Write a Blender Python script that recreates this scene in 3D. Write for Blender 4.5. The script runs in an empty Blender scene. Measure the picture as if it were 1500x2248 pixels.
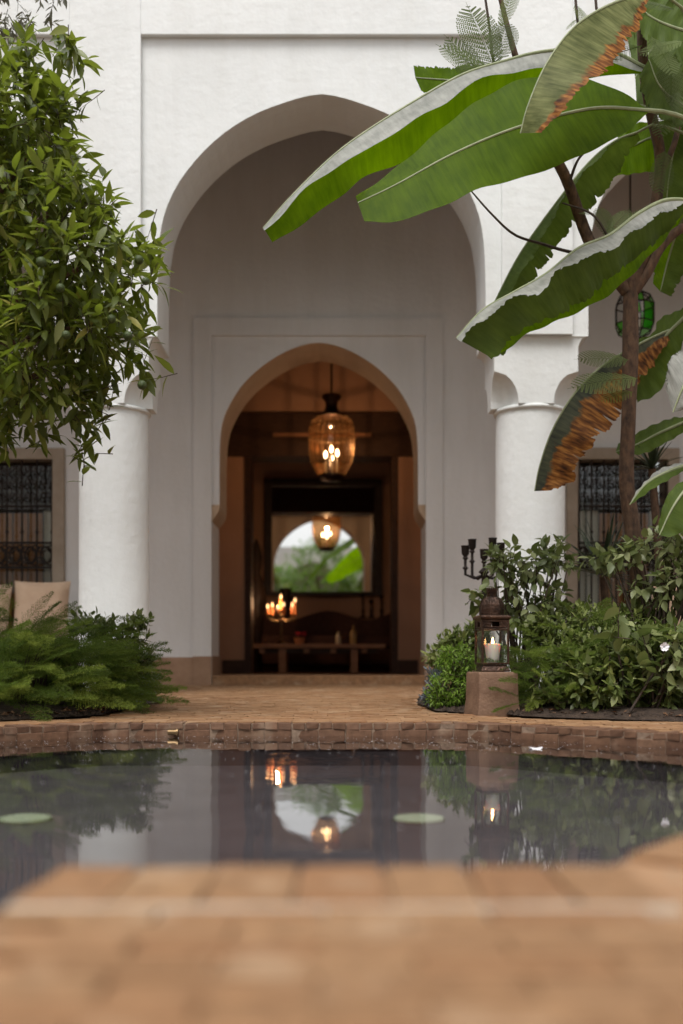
import bpy, bmesh, math, random
import numpy as np
from mathutils import Vector, Matrix, Euler
from mathutils.geometry import tessellate_polygon

random.seed(7)
rng = np.random.default_rng(11)
S = bpy.context.scene
COL = S.collection
PI = math.pi
R = math.radians

# ------------------------------------------------------------------ camera, world, sun, exposure
F = 2344.0            # focal length in photo pixels (photo 1500 px wide)
CZ = 0.212            # eye height above the terrace
HY = 1462.0           # horizon row in the photo
cam_d = bpy.data.cameras.new('camera')
cam = bpy.data.objects.new('camera', cam_d)
COL.objects.link(cam)
cam.location = (0, 0, CZ)
cam.rotation_euler = (R(90), 0, 0)
cam_d.sensor_fit = 'HORIZONTAL'
cam_d.sensor_width = 24.0
cam_d.lens = 24.0 * F / 1500.0
cam_d.shift_y = (HY - 1124.0) / 1500.0
cam_d.clip_start = 0.05
cam_d.clip_end = 500
cam_d.dof.use_dof = True
cam_d.dof.focus_distance = 4.45
cam_d.dof.aperture_fstop = 1.5
S.camera = cam

W = bpy.data.worlds.new('World')
S.world = W
W.use_nodes = True
wn = W.node_tree
wn.nodes.clear()
sky = wn.nodes.new('ShaderNodeTexSky')
sky.sky_type = 'NISHITA'
sky.sun_disc = False
sky.sun_elevation = R(64)
sky.sun_rotation = R(200)
sky.air_density = 1.0
sky.dust_density = 4.0
hs = wn.nodes.new('ShaderNodeHueSaturation')
hs.inputs['Saturation'].default_value = 0.12       # an overcast, nearly neutral sky
bg = wn.nodes.new('ShaderNodeBackground')
bg.inputs['Strength'].default_value = 0.11
wo = wn.nodes.new('ShaderNodeOutputWorld')
wn.links.new(sky.outputs[0], hs.inputs['Color'])
wn.links.new(hs.outputs[0], bg.inputs['Color'])
wn.links.new(bg.outputs[0], wo.inputs[0])
sun_d = bpy.data.lights.new('sun', 'SUN')
sun_d.energy = 1.3
sun_d.angle = R(25)
sun_d.color = (1, 0.98, 0.95)
sun = bpy.data.objects.new('sun', sun_d)
COL.objects.link(sun)
sun.rotation_euler = (R(26), 0, R(-20))             # from behind the camera, high up
S.view_settings.view_transform = 'Standard'
S.view_settings.look = 'None'
S.view_settings.gamma = 1
S.view_settings.exposure = 0.84
S.view_settings.use_curve_mapping = False

# ------------------------------------------------------------------ helpers
def P(px, py, d):
    """photo pixel + distance -> point"""
    return Vector(((px - 750) / F * d, d, CZ + (HY - py) / F * d))
def X(px, d): return (px - 750) / F * d
def Z(py, d): return CZ + (HY - py) / F * d
def floorz(y): return 0.0 if y <= 4.2 else 0.07 * (min(y, 8.0) - 4.2) / 3.8

WLOC = {}
def tag(o, label=None, cat=None, group=None, kind=None):
    if label: o['label'] = label
    if cat: o['category'] = cat
    if group: o['group'] = group
    if kind: o['kind'] = kind
    return o
def thing(name, label, cat, loc, group=None):
    o = bpy.data.objects.new(name, None)
    o.empty_display_size = 0.1
    COL.objects.link(o)
    o.location = loc
    WLOC[o.name] = Vector(loc)
    return tag(o, label, cat, group)
def wloc(o): return WLOC.get(o.name, Vector((0, 0, 0))) if o else Vector((0, 0, 0))

class MB:
    def __init__(s): s.v = []; s.f = []; s.m = []; s.uv = None
    def add(s, vs, fs, m=0):
        b = len(s.v)
        s.v += [tuple(v) for v in vs]
        s.f += [tuple(b + i for i in f) for f in fs]
        s.m += [m] * len(fs)
        return s
    def box(s, x0, x1, y0, y1, z0, z1, m=0):
        vs = [(x, y, z) for z in (z0, z1) for y in (y0, y1) for x in (x0, x1)]
        return s.add(vs, [(0, 2, 3, 1), (4, 5, 7, 6), (0, 1, 5, 4), (2, 6, 7, 3), (0, 4, 6, 2), (1, 3, 7, 5)], m)
    def tube(s, pts, rad, n=8, m=0, cap=True):
        pts = [Vector(p) for p in pts]
        if not hasattr(rad, '__len__'): rad = [rad] * len(pts)
        vs = []; fs = []
        up = None
        for i, p in enumerate(pts):
            t = (pts[min(i + 1, len(pts) - 1)] - pts[max(i - 1, 0)])
            if t.length < 1e-9: t = Vector((0, 0, 1))
            t.normalize()
            if up is None:
                up = Vector((0, 0, 1)) if abs(t.z) < .9 else Vector((1, 0, 0))
            a = t.cross(up)
            if a.length < 1e-6: a = t.cross(Vector((0, 1, 0)))
            a.normalize(); b = a.cross(t); up = b
            for k in range(n):
                an = 2 * PI * k / n
                vs.append(p + a * (rad[i] * math.cos(an)) + b * (rad[i] * math.sin(an)))
        for i in range(len(pts) - 1):
            for k in range(n):
                k2 = (k + 1) % n
                fs.append((i * n + k, i * n + k2, (i + 1) * n + k2, (i + 1) * n + k))
        if cap:
            fs.append(tuple(range(n - 1, -1, -1)))
            fs.append(tuple((len(pts) - 1) * n + k for k in range(n)))
        return s.add(vs, fs, m)
    def lathe(s, prof, c, n=24, m=0, rot=0.0, cap=True, sx=1, sy=1):
        c = Vector(c); vs = []; fs = []
        for r, z in prof:
            for k in range(n):
                a = 2 * PI * k / n + rot
                vs.append((c.x + r * sx * math.cos(a), c.y + r * sy * math.sin(a), c.z + z))
        L = len(prof)
        for i in range(L - 1):
            for k in range(n):
                k2 = (k + 1) % n
                fs.append((i * n + k, i * n + k2, (i + 1) * n + k2, (i + 1) * n + k))
        if cap:
            fs.append(tuple(range(n - 1, -1, -1)))
            fs.append(tuple((L - 1) * n + k for k in range(n)))
        return s.add(vs, fs, m)
    def loft(s, rings, m=0, cap=True):
        n = len(rings[0]); vs = [p for r in rings for p in r]; fs = []
        for i in range(len(rings) - 1):
            for k in range(n):
                k2 = (k + 1) % n
                fs.append((i * n + k, i * n + k2, (i + 1) * n + k2, (i + 1) * n + k))
        if cap:
            fs.append(tuple(range(n - 1, -1, -1)))
            fs.append(tuple((len(rings) - 1) * n + k for k in range(n)))
        return s.add(vs, fs, m)
    def rot(s, ang, c):
        ca, sa = math.cos(ang), math.sin(ang)
        s.v = [(c[0] + (x - c[0]) * ca - (y - c[1]) * sa, c[1] + (x - c[0]) * sa + (y - c[1]) * ca, z) for x, y, z in s.v]
        return s
    def build(s, name, mat, parent=None, smooth=False, bevel=0, angle=40):
        off = wloc(parent)
        me = bpy.data.meshes.new(name)
        me.from_pydata([(v[0] - off.x, v[1] - off.y, v[2] - off.z) for v in s.v], [], s.f)
        mats = mat if isinstance(mat, (list, tuple)) else [mat]
        for mm in mats: me.materials.append(mm)
        if len(mats) > 1: me.polygons.foreach_set('material_index', s.m)
        if bevel:
            bm = bmesh.new(); bm.from_mesh(me)
            bmesh.ops.remove_doubles(bm, verts=bm.verts, dist=1e-6)
            ed = [e for e in bm.edges if len(e.link_faces) == 2 and e.calc_face_angle(0) > R(30)]
            bmesh.ops.bevel(bm, geom=ed, offset=bevel, segments=2, profile=.6, affect='EDGES', clamp_overlap=True)
            bm.to_mesh(me); bm.free()
        if smooth:
            me.polygons.foreach_set('use_smooth', [True] * len(me.polygons))
            me.set_sharp_from_angle(angle=R(angle))
        me.update()
        o = bpy.data.objects.new(name, me)
        COL.objects.link(o)
        if parent: o.parent = parent
        WLOC[o.name] = off
        return o

def inst(name, me, parent, wpos, rot=None, scale=None):
    o = bpy.data.objects.new(name, me)
    COL.objects.link(o)
    if parent: o.parent = parent
    o.location = Vector(wpos) - wloc(parent)
    if rot is not None:
        o.rotation_euler = rot if not isinstance(rot, Matrix) else rot.to_euler()
    if scale is not None: o.scale = (scale,) * 3 if not hasattr(scale, '__len__') else scale
    WLOC[o.name] = Vector(wpos)
    return o

def crom(pts, n):
    """Catmull-Rom resample, uniform in chord length"""
    p = [np.array(q, float) for q in pts]
    p = [2 * p[0] - p[1]] + p + [2 * p[-1] - p[-2]]
    out = []
    for i in range(1, len(p) - 2):
        for t in np.linspace(0, 1, 12, endpoint=False):
            a, b, c, d = p[i - 1], p[i], p[i + 1], p[i + 2]
            out.append(.5 * ((2 * b) + (-a + c) * t + (2 * a - 5 * b + 4 * c - d) * t * t + (-a + 3 * b - 3 * c + d) * t ** 3))
    out.append(p[-2]); out = np.array(out)
    dl = np.r_[0, np.cumsum(np.linalg.norm(np.diff(out, axis=0), axis=1))]
    q = np.linspace(0, dl[-1], n)
    return np.stack([np.interp(q, dl, out[:, k]) for k in range(out.shape[1])], 1)

# ------------------------------------------------------------------ materials
def newmat(name):
    m = bpy.data.materials.new(name); m.use_nodes = True
    nt = m.node_tree
    return m, nt, nt.nodes['Principled BSDF']
def N(nt, typ, **kw):
    n = nt.nodes.new(typ)
    for k, v in kw.items():
        if k in n.inputs.keys(): n.inputs[k].default_value = v
        else: setattr(n, k, v)
    return n
def ramp(nt, fac, stops):
    r = nt.nodes.new('ShaderNodeValToRGB')
    e = r.color_ramp.elements
    while len(e) < len(stops): e.new(.5)
    for el, (p, c) in zip(e, stops):
        el.position = p; el.color = (*c, 1)
    nt.links.new(fac, r.inputs[0])
    return r.outputs[0]
def rough_mat(name, c1, c2, scale=6, rough=.8, bump=.15, bscale=60, spec=.3, metal=0, stretch=None, detail=6):
    m, nt, b = newmat(name)
    tc = N(nt, 'ShaderNodeTexCoord'); geo = N(nt, 'ShaderNodeNewGeometry')
    src = geo.outputs['Position']
    if stretch:
        mp = N(nt, 'ShaderNodeMapping'); mp.inputs['Scale'].default_value = stretch
        nt.links.new(src, mp.inputs[0]); src = mp.outputs[0]
    n1 = N(nt, 'ShaderNodeTexNoise', Scale=scale, Detail=detail, Roughness=.6)
    nt.links.new(src, n1.inputs['Vector'])
    nt.links.new(ramp(nt, n1.outputs['Fac'], [(.3, c1), (.7, c2)]), b.inputs['Base Color'])
    n2 = N(nt, 'ShaderNodeTexNoise', Scale=bscale, Detail=4)
    nt.links.new(src, n2.inputs['Vector'])
    bp = N(nt, 'ShaderNodeBump', Strength=bump, Distance=.01)
    nt.links.new(n2.outputs['Fac'], bp.inputs['Height'])
    nt.links.new(bp.outputs[0], b.inputs['Normal'])
    b.inputs['Roughness'].default_value = rough
    b.inputs['Specular IOR Level'].default_value = spec
    b.inputs['Metallic'].default_value = metal
    return m
def emis(name, col, strength):
    m, nt, b = newmat(name)
    b.inputs['Base Color'].default_value = (*col, 1)
    b.inputs['Emission Color'].default_value = (*col, 1)
    b.inputs['Emission Strength'].default_value = strength
    return m

M = {}
M['plaster'] = rough_mat('white_plaster', (.70, .71, .70), (.785, .795, .785), 1.3, .85, .35, 22)
def stain(m, amt):
    nt = m.node_tree; b = nt.nodes['Principled BSDF']; src = b.inputs['Base Color'].links[0].from_socket
    geo = N(nt, 'ShaderNodeNewGeometry'); mp = N(nt, 'ShaderNodeMapping'); mp.inputs['Scale'].default_value = (3.5, 3.5, .45)
    nt.links.new(geo.outputs['Position'], mp.inputs[0])
    n1 = N(nt, 'ShaderNodeTexNoise', Scale=1.6, Detail=7, Roughness=.7); nt.links.new(mp.outputs[0], n1.inputs['Vector'])
    k = ramp(nt, n1.outputs['Fac'], [(.35, (1 - amt, 1 - amt * 1.1, 1 - amt * 1.3)), (.6, (1, 1, 1))])
    mx = N(nt, 'ShaderNodeMix', data_type='RGBA', blend_type='MULTIPLY'); mx.inputs[0].default_value = 1
    nt.links.new(src, mx.inputs[6]); nt.links.new(k, mx.inputs[7]); nt.links.new(mx.outputs[2], b.inputs['Base Color'])
stain(M['plaster'], .05)
M['plaster_in'] = rough_mat('gallery_plaster', (.68, .67, .665), (.76, .75, .745), 1.1, .85, .3, 25)
stain(M['plaster_in'], .06)
M['reveal'] = rough_mat('bounce_tinted_reveal_plaster', (.50, .36, .25), (.60, .45, .32), 3, .8, .25, 25)  # tan tint paints in warm bounced light on soffit and imposts
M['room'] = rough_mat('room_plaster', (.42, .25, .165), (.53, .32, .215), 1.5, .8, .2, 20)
M['tadelakt'] = rough_mat('plinth_tadelakt', (.27, .16, .10), (.42, .27, .175), 5, .6, .1, 40)
M['pedestal'] = rough_mat('clay_pedestal', (.13, .075, .048), (.23, .14, .09), 14, .7, .3, 90)
M['wood'] = rough_mat('dark_wood', (.035, .018, .012), (.08, .040, .024), 10, .55, .2, 60, stretch=(1, 6, 6))
M['table'] = rough_mat('table_wood', (.28, .135, .07), (.44, .22, .115), 8, .4, .15, 60, stretch=(1, 8, 8))
M['shutter'] = rough_mat('shutter_wood', (.34, .13, .04), (.50, .21, .07), 8, .5, .15, 60, stretch=(8, 8, 1))
M['black_frame'] = rough_mat('black_frame', (.025, .015, .011), (.05, .03, .02), 10, .45, .1, 50)
M['iron'] = rough_mat('wrought_iron', (.016, .011, .009), (.034, .024, .019), 30, .7, .2, 120, spec=.2)
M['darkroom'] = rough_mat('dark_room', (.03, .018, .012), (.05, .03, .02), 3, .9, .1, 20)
M['curtain'] = rough_mat('pale_curtain', (.66, .60, .52), (.76, .70, .62), 20, .9, .2, 40, stretch=(6, 6, .5))
M['stoneframe'] = rough_mat('window_frame_paint', (.30, .24, .18), (.40, .33, .26), 6, .7, .15, 40)
M['sofa'] = rough_mat('sofa_fabric', (.045, .022, .018), (.08, .038, .03), 30, .95, .2, 200)
M['cushion'] = rough_mat('tan_linen', (.46, .32, .22), (.54, .39, .275), 8, .95, .3, 300)
M['cushion_dark'] = rough_mat('dark_cloth', (.03, .022, .02), (.05, .04, .035), 8, .95, .3, 200)
M['copper'] = rough_mat('aged_copper', (.022, .014, .011), (.11, .062, .042), 26, .34, .45, 110, spec=.5, metal=.8)
M['brass'] = rough_mat('old_brass', (.12, .075, .035), (.24, .16, .085), 25, .4, .15, 90, metal=.8)
M['bark'] = rough_mat('brown_bark', (.035, .021, .015), (.15, .085, .05), 26, .85, .6, 60, stretch=(1.5, 1.5, .7))
M['twig'] = rough_mat('dark_twig', (.03, .022, .016), (.075, .05, .036), 30, .8, .3, 80)
M['soil'] = rough_mat('dark_soil', (.018, .012, .009), (.065, .043, .030), 40, .95, 1.0, 90)
M['grout'] = rough_mat('pale_grout', (.42, .34, .26), (.52, .44, .35), 12, .9, .3, 80)
M['rimmortar'] = rough_mat('rim_mortar', (.13, .085, .058), (.27, .19, .135), 25, .9, .4, 90)
M['poolwall'] = rough_mat('pool_plaster', (.10, .092, .094), (.15, .138, .14), 5, .8, .1, 30)
M['ceramic'] = rough_mat('ochre_glass', (.34, .20, .07), (.48, .30, .11), 10, .25, .05, 30, spec=.6)
M['cream'] = rough_mat('cream_ceramic', (.5, .42, .28), (.6, .52, .36), 10, .3, .05, 30, spec=.6)
M['pink'] = rough_mat('pink_petal', (.75, .10, .24), (.85, .24, .34), 60, .7, .1, 90)
M['white_petal'] = rough_mat('white_petal', (.72, .71, .75), (.84, .83, .85), 60, .6, .1, 90)
M['lampgreen'] = rough_mat('pale_green_cover', (.50, .62, .38), (.70, .80, .56), 70, .5, .2, 120)
M['dryleaf'] = rough_mat('dry_leaf_litter', (.12, .06, .03), (.28, .15, .08), 40, .85, .3, 90)
M['rug'] = rough_mat('dark_rug', (.05, .018, .014), (.09, .035, .024), 10, .95, .4, 150)
M['orangewax'] = rough_mat('orange_wax', (.62, .20, .06), (.70, .26, .09), 10, .5, .05, 50)
M['flame'] = emis('candle_flame', (1.0, .58, .26), 1.6)
M['lanternflame'] = emis('lantern_flame', (1.0, .55, .2), 16)
M['bulb'] = emis('lamp_bulb', (1.0, .85, .62), 12)

def brick_mat(name, stops, joint):
    m, nt, b = newmat(name)
    oi = N(nt, 'ShaderNodeObjectInfo'); at = N(nt, 'ShaderNodeAttribute', attribute_name='rnd')
    ad = N(nt, 'ShaderNodeMath', operation='ADD'); fr = N(nt, 'ShaderNodeMath', operation='FRACT')
    nt.links.new(oi.outputs['Random'], ad.inputs[0]); nt.links.new(at.outputs['Fac'], ad.inputs[1])
    nt.links.new(ad.outputs[0], fr.inputs[0])
    base = ramp(nt, fr.outputs[0], stops)
    geo = N(nt, 'ShaderNodeNewGeometry')
    n1 = N(nt, 'ShaderNodeTexNoise', Scale=35, Detail=8, Roughness=.65)
    nt.links.new(geo.outputs['Position'], n1.inputs['Vector'])
    k = ramp(nt, n1.outputs['Fac'], [(.25, (.55, .52, .5)), (.6, (1, 1, 1)), (.8, (1.2, 1.15, 1.1))])
    mx = N(nt, 'ShaderNodeMix', data_type='RGBA', blend_type='MULTIPLY')
    mx.inputs[0].default_value = 1
    nt.links.new(base, mx.inputs[6]); nt.links.new(k, mx.inputs[7])
    n3 = N(nt, 'ShaderNodeTexNoise', Scale=9, Detail=5)
    nt.links.new(geo.outputs['Position'], n3.inputs['Vector'])
    mk = ramp(nt, n3.outputs['Fac'], [(.56, (0, 0, 0)), (.72, (.7, .7, .7))])
    m2 = N(nt, 'ShaderNodeMix', data_type='RGBA'); m2.inputs[7].default_value = (*joint, 1)
    nt.links.new(mk, m2.inputs[0]); nt.links.new(mx.outputs[2], m2.inputs[6])
    nt.links.new(m2.outputs[2], b.inputs['Base Color'])
    bp = N(nt, 'ShaderNodeBump', Strength=.45, Distance=.004)
    nt.links.new(n1.outputs['Fac'], bp.inputs['Height']); nt.links.new(bp.outputs[0], b.inputs['Normal'])
    b.inputs['Roughness'].default_value = .72
    b.inputs['Specular IOR Level'].default_value = .3
    return m
TC = [(0, (.25, .132, .062)), (.3, (.29, .162, .080)), (.6, (.315, .182, .092)), (.85, (.275, .14, .065)), (1, (.235, .12, .056))]
M['tile'] = brick_mat('terracotta_tile', TC, (.40, .28, .18))
M['rimbrick'] = brick_mat('pool_rim_brick', [(0, (.11, .055, .032)), (.4, (.155, .08, .045)), (.7, (.13, .066, .038)), (1, (.18, .10, .06))], (.25, .17, .115))

def floor_mat():
    m, nt, b = newmat('terracotta_paving')
    geo = N(nt, 'ShaderNodeNewGeometry')
    br = N(nt, 'ShaderNodeTexBrick', Scale=1.0)
    br.inputs['Color1'].default_value = (.34, .19, .095, 1); br.inputs['Color2'].default_value = (.29, .155, .075, 1)
    br.inputs['Mortar'].default_value = (.30, .20, .12, 1)
    br.inputs['Mortar Size'].default_value = .004
    br.inputs['Brick Width'].default_value = .14; br.inputs['Row Height'].default_value = .05
    nt.links.new(geo.outputs['Position'], br.inputs['Vector'])
    nt.links.new(br.outputs['Color'], b.inputs['Base Color'])
    b.inputs['Roughness'].default_value = .75
    return m
M['paving'] = floor_mat()

def leaf_mat(name, stops, trans=.35, rough=.42, spec=.4, tcol=(.30, .42, .06)):
    m, nt, b = newmat(name)
    oi = N(nt, 'ShaderNodeObjectInfo'); at = N(nt, 'ShaderNodeAttribute', attribute_name='rnd')
    ad = N(nt, 'ShaderNodeMath', operation='ADD'); fr = N(nt, 'ShaderNodeMath', operation='FRACT')
    nt.links.new(oi.outputs['Random'], ad.inputs[0]); nt.links.new(at.outputs['Fac'], ad.inputs[1])
    nt.links.new(ad.outputs[0], fr.inputs[0])
    base = ramp(nt, fr.outputs[0], stops)
    nt.links.new(base, b.inputs['Base Color'])
    b.inputs['Roughness'].default_value = rough
    b.inputs['Specular IOR Level'].default_value = spec
    tr = N(nt, 'ShaderNodeBsdfTranslucent')
    mt = N(nt, 'ShaderNodeMix', data_type='RGBA', blend_type='MIX'); mt.inputs[0].default_value = .6
    mt.inputs[7].default_value = (*tcol, 1)
    nt.links.new(base, mt.inputs[6]); nt.links.new(mt.outputs[2], tr.inputs['Color'])
    mix = N(nt, 'ShaderNodeMixShader'); mix.inputs[0].default_value = trans
    out = nt.nodes['Material Output']
    nt.links.new(b.outputs[0], mix.inputs[1]); nt.links.new(tr.outputs[0], mix.inputs[2])
    nt.links.new(mix.outputs[0], out.inputs['Surface'])
    return m
M['citrus'] = leaf_mat('citrus_leaf', [(0, (.055, .075, .014)), (.4, (.11, .14, .024)), (.75, (.19, .22, .042)), (.94, (.29, .31, .09)), (1, (.36, .32, .07))], .36, .42, .40, (.32, .42, .03))
M['fern'] = leaf_mat('fern_frond', [(0, (.045, .065, .012)), (.5, (.095, .135, .020)), (1, (.20, .24, .04))], .35, .6, .2, (.25, .42, .05))
M['shrub'] = leaf_mat('shrub_leaf', [(0, (.09, .115, .04)), (.5, (.18, .21, .075)), (1, (.30, .32, .15))], .25, .45, .4, (.2, .3, .06))
M['dense'] = leaf_mat('dense_shrub_leaf', [(0, (.08, .10, .03)), (.5, (.15, .185, .05)), (1, (.27, .29, .09))], .25, .4, .45, (.2, .32, .05))
M['brightgreen'] = leaf_mat('bright_shrub_leaf', [(0, (.08, .14, .014)), (.5, (.13, .21, .022)), (1, (.20, .29, .045))], .3, .5, .3, (.2, .45, .04))
M['greyleaf'] = leaf_mat('grey_leaf', [(0, (.12, .14, .16)), (1, (.26, .28, .32))], .2, .6, .3, (.2, .24, .2))
M['feather'] = leaf_mat('feathery_leaf', [(0, (.07, .09, .03)), (.5, (.11, .14, .045)), (1, (.16, .20, .065))], .35, .55, .25, (.2, .32, .06))
M['olive'] = leaf_mat('olive_leaf', [(0, (.07, .07, .05)), (1, (.16, .16, .11))], .25, .5, .35, (.2, .2, .1))
M['yucca'] = leaf_mat('strap_leaf', [(0, (.020, .030, .018)), (1, (.05, .07, .04))], .15, .45, .4, (.1, .15, .05))
M['fruit'] = rough_mat('green_orange_skin', (.03, .048, .010), (.06, .085, .018), 60, .5, .3, 300, spec=.4)

def banana_mat(name, g1, g2, trans, dry=0.0, sheen=.55, spec=.10):
    """UV: x across (0 midrib .. 1 margin), y along the leaf"""
    m, nt, b = newmat(name)
    uv = N(nt, 'ShaderNodeUVMap')
    sep = N(nt, 'ShaderNodeSeparateXYZ'); nt.links.new(uv.outputs[0], sep.inputs[0])
    mp = N(nt, 'ShaderNodeMapping'); mp.inputs['Scale'].default_value = (1.2, 60, 1)
    nt.links.new(uv.outputs[0], mp.inputs[0])
    n1 = N(nt, 'ShaderNodeTexNoise', Scale=1.0, Detail=4, Roughness=.6); nt.links.new(mp.outputs[0], n1.inputs['Vector'])
    mp2 = N(nt, 'ShaderNodeMapping'); mp2.inputs['Scale'].default_value = (1.5, 9, 1)
    nt.links.new(uv.outputs[0], mp2.inputs[0])
    n2 = N(nt, 'ShaderNodeTexNoise', Scale=1.0, Detail=5); nt.links.new(mp2.outputs[0], n2.inputs['Vector'])
    av = N(nt, 'ShaderNodeMath', operation='ADD'); hf = N(nt, 'ShaderNodeMath', operation='MULTIPLY'); hf.inputs[1].default_value = .5
    nt.links.new(n1.outputs['Fac'], av.inputs[0]); nt.links.new(n2.outputs['Fac'], av.inputs[1]); nt.links.new(av.outputs[0], hf.inputs[0])
    base = ramp(nt, hf.outputs[0], [(.36, g1), (.62, g2)])
    if dry > 0:
        mp3 = N(nt, 'ShaderNodeMapping'); mp3.inputs['Scale'].default_value = (.8, 4.0, 1)
        nt.links.new(uv.outputs[0], mp3.inputs[0])
        n3 = N(nt, 'ShaderNodeTexNoise', Scale=1.6, Detail=7, Roughness=.65); nt.links.new(mp3.outputs[0], n3.inputs['Vector'])
        e1 = N(nt, 'ShaderNodeMath', operation='MULTIPLY_ADD'); e1.inputs[1].default_value = .9; 
        nt.links.new(n3.outputs['Fac'], e1.inputs[0]); nt.links.new(sep.outputs['X'], e1.inputs[2])
        th = 1.45 - dry
        mask = ramp(nt, e1.outputs[0], [(max(0, th - .10), (0, 0, 0)), (min(1, th), (1, 1, 1))])
        rm = nt.nodes[-1]
        # ramp input runs 0..~1.6, so squeeze it first
        sq = N(nt, 'ShaderNodeMath', operation='MULTIPLY'); sq.inputs[1].default_value = .6
        nt.links.new(e1.outputs[0], sq.inputs[0]); nt.links.new(sq.outputs[0], rm.inputs[0])
        rm.color_ramp.elements[0].position = (th - .09) * .6; rm.color_ramp.elements[1].position = (th + .02) * .6
        mp4 = N(nt, 'ShaderNodeMapping'); mp4.inputs['Scale'].default_value = (2.2, 55, 1)
        nt.links.new(uv.outputs[0], mp4.inputs[0])
        n4 = N(nt, 'ShaderNodeTexNoise', Scale=1.0, Detail=5); nt.links.new(mp4.outputs[0], n4.inputs['Vector'])
        brown = ramp(nt, n4.outputs['Fac'], [(.32, (.035, .014, .006)), (.48, (.15, .055, .014)), (.66, (.36, .16, .04))])
        mx = N(nt, 'ShaderNodeMix', data_type='RGBA')
        nt.links.new(mask, mx.inputs[0]); nt.links.new(base, mx.inputs[6]); nt.links.new(brown, mx.inputs[7])
        base = mx.outputs[2]
    nt.links.new(base, b.inputs['Base Color'])
    b.inputs['Roughness'].default_value = sheen
    b.inputs['Specular IOR Level'].default_value = spec
    bp = N(nt, 'ShaderNodeBump', Strength=.35, Distance=.006)
    nt.links.new(n1.outputs['Fac'], bp.inputs['Height']); nt.links.new(bp.outputs[0], b.inputs['Normal'])
    tr = N(nt, 'ShaderNodeBsdfTranslucent')
    hsv = N(nt, 'ShaderNodeHueSaturation'); hsv.inputs['Value'].default_value = 2.6; hsv.inputs['Saturation'].default_value = 1.1
    nt.links.new(base, hsv.inputs['Color']); nt.links.new(hsv.outputs[0], tr.inputs['Color'])
    mix = N(nt, 'ShaderNodeMixShader'); mix.inputs[0].default_value = trans
    nt.links.new(b.outputs[0], mix.inputs[1]); nt.links.new(tr.outputs[0], mix.inputs[2])
    nt.links.new(mix.outputs[0], nt.nodes['Material Output'].inputs['Surface'])
    return m
G1, G2 = (.045, .085, .004), (.085, .145, .008)
M['ban'] = banana_mat('banana_blade', G1, G2, .45)
M['ban_dark'] = banana_mat('banana_blade_deep', (.045, .07, .012), (.075, .11, .020), .25)
M['ban_pale'] = banana_mat('banana_blade_pale_sheen', (.15, .155, .135), (.31, .31, .28), .14, 0, .42, .4)  # paler colour paints in the sky sheen on folded halves
M['ban_dry'] = banana_mat('banana_blade_scorched', (.035, .045, .008), (.17, .18, .07), .18, .22)
M['ban_dry2'] = banana_mat('banana_blade_brown', (.018, .022, .018), (.08, .085, .05), .10, .64)
M['rib'] = rough_mat('banana_midrib', (.20, .23, .12), (.30, .33, .19), 20, .5, .1, 60)
M['stem'] = rough_mat('banana_stem', (.08, .09, .04), (.16, .14, .07), 8, .7, .3, 50, stretch=(4, 4, .6))

def glass_mat(name, tint, gloss=.12, gcol=(1, 1, 1)):
    m, nt, b = newmat(name); nt.nodes.remove(b)
    t = N(nt, 'ShaderNodeBsdfTransparent'); t.inputs[0].default_value = (*tint, 1)
    g = N(nt, 'ShaderNodeBsdfGlossy'); g.inputs['Roughness'].default_value = .05; g.inputs['Color'].default_value = (*gcol, 1)
    lw = N(nt, 'ShaderNodeLayerWeight'); lw.inputs['Blend'].default_value = .2
    mlt = N(nt, 'ShaderNodeMath', operation='MULTIPLY_ADD'); mlt.inputs[1].default_value = .55; mlt.inputs[2].default_value = .04
    nt.links.new(lw.outputs['Facing'], mlt.inputs[0])
    mx = N(nt, 'ShaderNodeMixShader')
    nt.links.new(mlt.outputs[0], mx.inputs[0]); nt.links.new(t.outputs[0], mx.inputs[1]); nt.links.new(g.outputs[0], mx.inputs[2])
    nt.links.new(mx.outputs[0], nt.nodes['Material Output'].inputs['Surface'])
    return m
M['glass'] = glass_mat('clear_pane', (.86, .88, .86))
M['greenglass'] = glass_mat('green_pane', (.22, .92, .10))
M['clearglass2'] = glass_mat('milky_pane', (.95, .95, .95))
def amber():
    m, nt, b = newmat('amber_glass'); nt.nodes.remove(b)
    t = N(nt, 'ShaderNodeBsdfTransparent'); t.inputs[0].default_value = (.80, .60, .40, 1)
    d = N(nt, 'ShaderNodeBsdfTranslucent'); d.inputs[0].default_value = (.40, .17, .05, 1)
    mx = N(nt, 'ShaderNodeMixShader'); mx.inputs[0].default_value = .035
    g = N(nt, 'ShaderNodeBsdfGlossy'); g.inputs['Roughness'].default_value = .08
    lw = N(nt, 'ShaderNodeMath', operation='ADD'); lw.inputs[0].default_value = .05; lw.inputs[1].default_value = 0
    m2 = N(nt, 'ShaderNodeMixShader')
    nt.links.new(t.outputs[0], mx.inputs[1]); nt.links.new(d.outputs[0], mx.inputs[2])
    nt.links.new(lw.outputs[0], m2.inputs[0]); nt.links.new(mx.outputs[0], m2.inputs[1]); nt.links.new(g.outputs[0], m2.inputs[2])
    nt.links.new(m2.outputs[0], nt.nodes['Material Output'].inputs['Surface'])
    return m
M['amber'] = amber()
def mirror_mat():
    m, nt, b = newmat('mirror_silver')
    b.inputs['Base Color'].default_value = (.95, .95, .94, 1); b.inputs['Metallic'].default_value = 1; b.inputs['Roughness'].default_value = .0
    return m
M['mirror'] = mirror_mat()
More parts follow.
